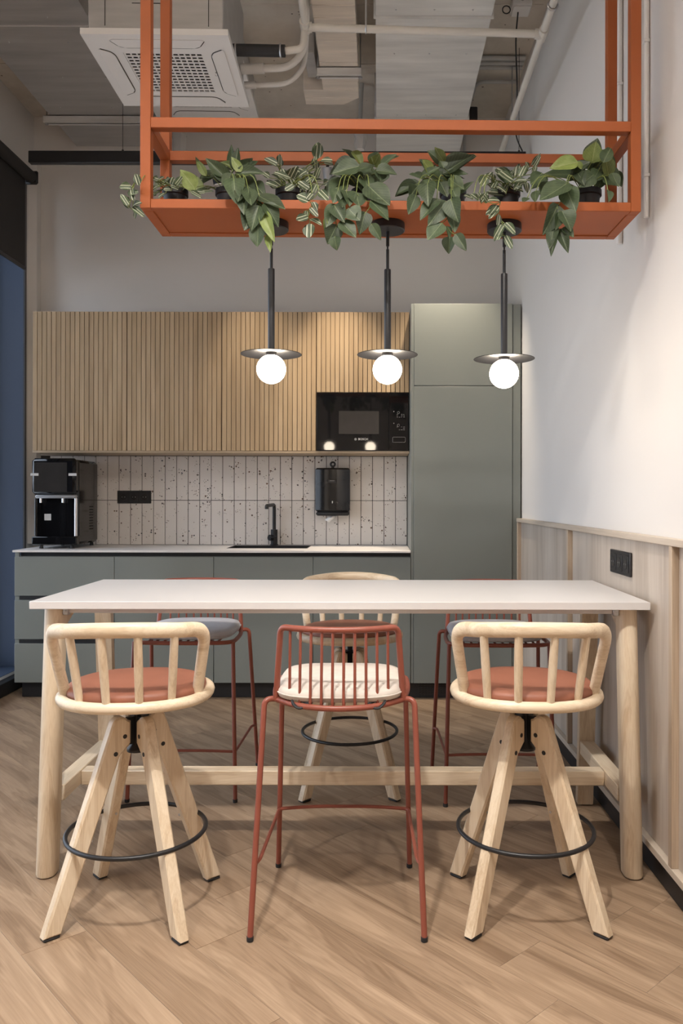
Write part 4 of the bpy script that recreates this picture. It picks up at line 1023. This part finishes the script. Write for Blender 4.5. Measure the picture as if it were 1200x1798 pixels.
# ducts
d1 = thing('air_duct', 'wide grey rectangular duct running along the window side of the ceiling', 'duct', (-1.745, 0, 3.60))
MB().box(-0.305, 0.305, -0.4, 4.05, 0, 0.19, 0.002).build('duct_section', M['galv_dark'], d1)
MB().box(-0.305, 0.305, 4.056, YB-0.003, 0, 0.19, 0.002).build('duct_section', M['galv_dark'], d1)
MB().box(-0.312, 0.312, 4.051, 4.0555, -0.004, 0.19).build('flange', M['galv'], d1)
riv = MB().lathe([(0,0),(0.005,0),(0.003,-0.004),(0,-0.005)], 8).mesh('rivet', M['zinc'])
for x, y in ((-0.19,3.98),(0.10,3.98),(-0.19,4.2),(0.12,4.2),(-0.05,4.55),(0.2,4.55),(-0.2,4.9),(0.12,4.9),(-0.22,3.7),(0.15,3.7)): obj('rivet', riv, d1, (x,y,-0.0002))
def strut(label, x0, x1, y, z, rods, ztop=ZC-0.002, name='strut_hanger'):
    t = thing(name, label, 'bracket', ((x0+x1)/2, y, z)); h = (x1-x0)/2
    u = MB(); u.box(-h,h,-0.021,0.021,-0.004,-0.0005); u.box(-h,h,-0.021,-0.018,-0.040,-0.0005); u.box(-h,h,0.018,0.021,-0.040,-0.0005); u.box(-h,h,-0.021,-0.010,-0.043,-0.040); u.box(-h,h,0.010,0.021,-0.043,-0.040)
    u.build('channel', M['galv'], t, smooth=False)
    for x in rods:
        MB().tube([(x-(x0+x1)/2,0,-0.055),(x-(x0+x1)/2,0,ztop-z)], 0.004, 8).build('threaded_rod', M['zinc'], t)
        MB().lathe([(0,0),(0.011,0),(0.011,-0.008),(0,-0.008)], 6, (x-(x0+x1)/2,0,-0.044)).build('nut', M['zinc'], t)
strut('steel strut channel under the wide grey duct', -2.09, -1.38, 5.02, 3.5985, (-2.075,-1.40))
d2 = thing('air_duct', 'shiny galvanised duct running towards the kitchen wall in the middle of the ceiling', 'duct', (0.26, 0, 3.50))
for y0, y1 in ((1.2, 3.80), (3.806, 4.815), (4.821, YB-0.003)):
    MB().box(-0.275, 0.275, y0, y1, 0, 0.27, 0.002).build('duct_section', M['galv'], d2)
for y in (3.8005, 4.8155): MB().box(-0.285, 0.285, y, y+0.005, -0.012, 0.27).build('flange', M['galv'], d2)
for x, y in ((-0.18,3.75),(0.0,3.75),(0.18,3.75),(-0.18,4.12),(0.0,4.12),(0.19,4.12),(-0.15,4.78),(0.02,4.78),(0.2,4.78),(-0.2,3.5),(0.15,3.5)): obj('rivet', riv, d2, (x,y,-0.0002))
d3 = thing('air_duct', 'narrow foil-faced duct coloured for warm light between the air conditioner and the galvanised duct', 'duct', (-0.215, 0, 3.55))
y = 3.0
while y < 4.45:
    MB().box(-0.103, 0.103, y, y+0.098, 0, 0.16, 0.002).build('duct_section', M['galv_warm_lit'], d3); y += 0.1
for y0, y1, xl in ((y, y+0.088, -0.103), (y+0.09, y+0.178, -0.215)): MB().box(xl, 0.100, y0, y1, 0, 0.16, 0.002).build('duct_section', M['galv_warm_lit'], d3)
MB().prism([(-0.215,y+0.18),(0.10,y+0.18),(0.01,y+0.26),(-0.215,y+0.26)], 0, 0.16, lambda u,v,w_: (u,v,w_), 0.002).build('duct_section', M['galv_warm_lit'], d3)
strut('steel strut channel under the narrow warm-lit duct', -0.335, -0.095, 4.36, 3.5485, (-0.33,-0.10))
tag(MB().box(-0.40,-0.345,4.30,4.55,3.60,3.72,0.003).build('duct_damper', M['galv_dark']), 'small grey metal box beside the narrow warm-lit duct', 'duct box')
hb = thing('pipe_hanger', 'zinc threaded rod with clamp holding the white cross pipe', 'bracket', (-0.058, 3.6, 3.326))
MB().tube([(0,0,0.02),(0,0,ZC-3.326-0.002)], 0.004, 8).build('threaded_rod', M['zinc'], hb)
MB().tube([(0,0.0215*math.cos(a),0.0215*math.sin(a)) for a in [k*2*PI/20 for k in range(20)]], 0.004, 6, closed=True).build('clamp', M['zinc'], hb)
# PVC drain pipe
pv = thing('drain_pipe', 'white plastic drain pipe crossing below the ducts to the right wall', 'pipe', (0,0,0))
MB().tube([(-0.318,3.6,3.328),(0.735,3.6,3.300)], 0.0165, 14).build('cross_pipe', M['pvc'], pv)
MB().tube([(0.735,3.0,3.305),(0.735,3.575,3.301)], 0.0165, 14).build('wall_pipe', M['pvc'], pv)
MB().tube([(0.735,3.625,3.299),(0.735,YB-0.003,3.285)], 0.0165, 14).build('wall_pipe', M['pvc'], pv)
tee = MB(); tee.tube([(0.735,3.56,3.30),(0.735,3.64,3.30)], 0.022, 14); tee.tube([(0.70,3.6,3.301),(0.735,3.6,3.30)], 0.022, 14); tee.build('tee', M['pvc'], pv)
for y in (3.39, 4.86): MB().tube([(0.735+0.020*math.cos(a), y, 3.30+0.020*math.sin(a)) for a in [k*2*PI/18 for k in range(18)]], 0.005, 6, closed=True).build('pipe_clamp', M['zinc'], pv)
MB().tube([(-0.325,3.05,3.332),(-0.328,3.57,3.328)], 0.0155, 14).build('feed_pipe', M['pvc'], pv)
te2 = MB(); te2.tube([(-0.330,3.55,3.328),(-0.330,3.63,3.328)], 0.022, 14); te2.tube([(-0.30,3.6,3.328),(-0.335,3.6,3.328)], 0.022, 14); te2.build('tee', M['pvc'], pv)
MB().tube(fillet([(-0.332,3.6,3.325),(-0.340,3.6,3.232),(-0.42,3.6,3.222)], 0.03, 6), 0.0155, 14).build('elbow_pipe', M['pvc'], pv)
rub = MB(); rub.tube([(-0.42,3.6,3.222),(-0.655,3.6,3.226)], 0.026, 18)
ro = rub.build('rubber_coupling', M['rubber'], pv)
for x in (-0.44, -0.64): MB().tube([(x, 3.6+0.027*math.cos(a), 3.223+0.027*math.sin(a)) for a in [k*2*PI/18 for k in range(18)]], 0.004, 6, closed=True).build('hose_clip', M['zinc'], ro)
lo_ = thing('refrigerant_line', 'upper white insulated pipe bending up from the air conditioner', 'pipe')
MB().tube(fillet([(-0.660,3.85,3.274),(-0.43,3.85,3.280),(-0.355,3.85,3.36),(-0.348,3.85,3.5),(-0.348,3.85,ZC-0.003)],0.06,6), 0.017, 12).build('insulation', M['foam'], lo_)
MB().tube([(-0.660,3.85,3.274),(-0.55,3.85,3.277)], 0.024, 14).build('sleeve', M['foam'], lo_)
lo_ = thing('refrigerant_line', 'lower white insulated pipe bending up from the air conditioner', 'pipe')
MB().tube(fillet([(-0.655,3.92,3.232),(-0.44,3.92,3.238),(-0.362,3.92,3.32),(-0.352,3.92,3.48),(-0.352,3.92,ZC-0.003)],0.07,6), 0.012, 12).build('insulation', M['foam'], lo_)
MB().tube([(-0.655,3.92,3.232),(-0.60,3.92,3.234)], 0.017, 14).build('sleeve', M['foam'], lo_)
# conduits on the ceiling near the right wall
for k, lab in enumerate(('nearest', 'middle', 'farthest')):
    tag(MB().tube([(0.56,4.68+k*0.05,ZC-0.016),(0.855,4.68+k*0.05,ZC-0.016)], 0.014, 12).build('ceiling_conduit', M['grey_pvc']), lab+' of three grey conduits side by side on the concrete ceiling', 'conduit', 'ceiling conduits')
tag(MB().tube(fillet([(0.84,4.92,ZC-0.03),(0.60,4.92,ZC-0.03),(0.58,5.40,ZC-0.03),(0.58,YB-0.02,3.5)],0.07,6), 0.011, 10).build('bent_conduit', M['grey_pvc']), 'bent grey conduit turning back along the concrete ceiling', 'conduit')
tag(MB().tube([(0.79,4.75,ZC-0.002),(0.79,4.75,3.42)], 0.004, 8).build('threaded_rod', M['zinc']), 'thin zinc threaded rod hanging near the right wall', 'rod')
jb = thing('junction_box', 'white plastic junction box on the ceiling by the right wall', 'junction box', (0.735, 4.15, ZC-0.002))
MB().box(-0.05,0.05,-0.05,0.05,-0.06,0,0.006).build('box', M['white_plastic'], jb)
MB().box(-0.045,0.045,-0.045,0.045,-0.066,-0.0605,0.003).build('lid', M['white_plastic'], jb)
MB().tube([(0.0,-0.05,-0.03),(0.02,-0.55,-0.03)], 0.010, 10).build('conduit', M['grey_pvc'], jb)
cb = thing('power_cable', 'black cable dropping from the junction box to the lighting track', 'cable')
MB().tube(spline([(0.72,4.15,ZC-0.07),(0.735,4.3,3.66),(0.78,4.52,3.5),(0.775,4.56,3.35),(0.79,4.58,3.27),(0.825,4.60,3.206)],8), 0.004, 8).build('cord', M['black'], cb)
MB().tube([(0.655+0.02*math.cos(a),4.12,ZC-0.075+0.02*math.sin(a)) for a in [k*2*PI/16 for k in range(16)]], 0.003, 6, closed=True).build('coil', M['black'], cb)
vb = thing('valve_actuator', 'small black valve motor with red base at the end of the duct', 'valve', (0.585, 4.93, 3.50))
MB().box(-0.035,0.02,-0.03,0.03,0.03,0.11,0.005).build('motor', M['black_plastic'], vb)
MB().box(-0.02,0.04,-0.025,0.025,0.0,0.0295,0.004).build('base', M['red_plastic'], vb)
for x, y, s in ((-1.29,5.18,'clear film-wrapped pipe stub hanging by the left planter post'), (-0.115,5.0,'clear film-wrapped pipe stub hanging beside the galvanised duct')):
    tw = thing('wrapped_pipe', s, 'pipe', (x, y, 3.40))
    wm_ = MB(); rg = random.Random(int(abs(x)*100)); vs = []; fs = []
    for j in range(6):
        for k in range(12):
            a = 2*PI*k/12; R_ = (0.05-0.004*j)*rg.uniform(0.75,1.15); vs.append((R_*math.cos(a), R_*math.sin(a), 0.16-j*0.035))
    for j in range(5):
        for k in range(12): k2=(k+1)%12; fs.append((j*12+k,j*12+k2,(j+1)*12+k2,(j+1)*12+k))
    fs += [tuple(range(12)), tuple(60+k for k in range(12))]
    wm_.add(vs, fs).build('film', M['wrap'], tw)
    MB().tube([(0,0,0.155),(0.01,0,ZC-3.40-0.002)], 0.013, 10).build('pipe', M['grey_pvc'], tw)
# conduits down the right wall behind the planter
for y, r_, lab in ((2.97, 0.010, 'white conduit running down the right wall between the planter posts'), (2.69, 0.009, 'white conduit running down the right wall beside the front planter post')):
    t = thing('wall_conduit', lab, 'conduit', (xw(y)-r_-0.001, y, 0), group='wall conduits')
    MB().tube([(0,0,2.16),(0,0,ZC-0.002)], r_, 12).build('conduit', M['white_plastic'], t)
    for z in (2.30, 2.75, 3.2, 3.6): MB().tube([(r_*1.15*math.cos(a), 0, 0) for a in (0,)] + [(0,0,0.001)], 0.001, 4) if False else MB().box(-r_-0.002, r_, -r_-0.002, r_+0.002, z-0.006, z+0.006, 0.002).build('clip', M['white_plastic'], t)

# bodies of the suspended lamps lighting the room from the camera's side
for i, (x, y) in enumerate(LAMPS):
    t = thing('ceiling_lamp', ['round white suspended lamp on the window side', 'round white suspended lamp in the middle of the row', 'round white suspended lamp beside the right wall'][i], 'lamp', (x, y, LAMPZ), group='round suspended lamps')
    MB().lathe([(0,0.0),(0.19,0.0),(0.20,0.006),(0.20,0.05),(0,0.05)], 32).build('housing', M['white_plastic'], t)
    MB().tube([(0,0,0.06),(0,0,ZC-LAMPZ-0.002)], 0.004, 8).build('suspension', M['white_plastic'], t)
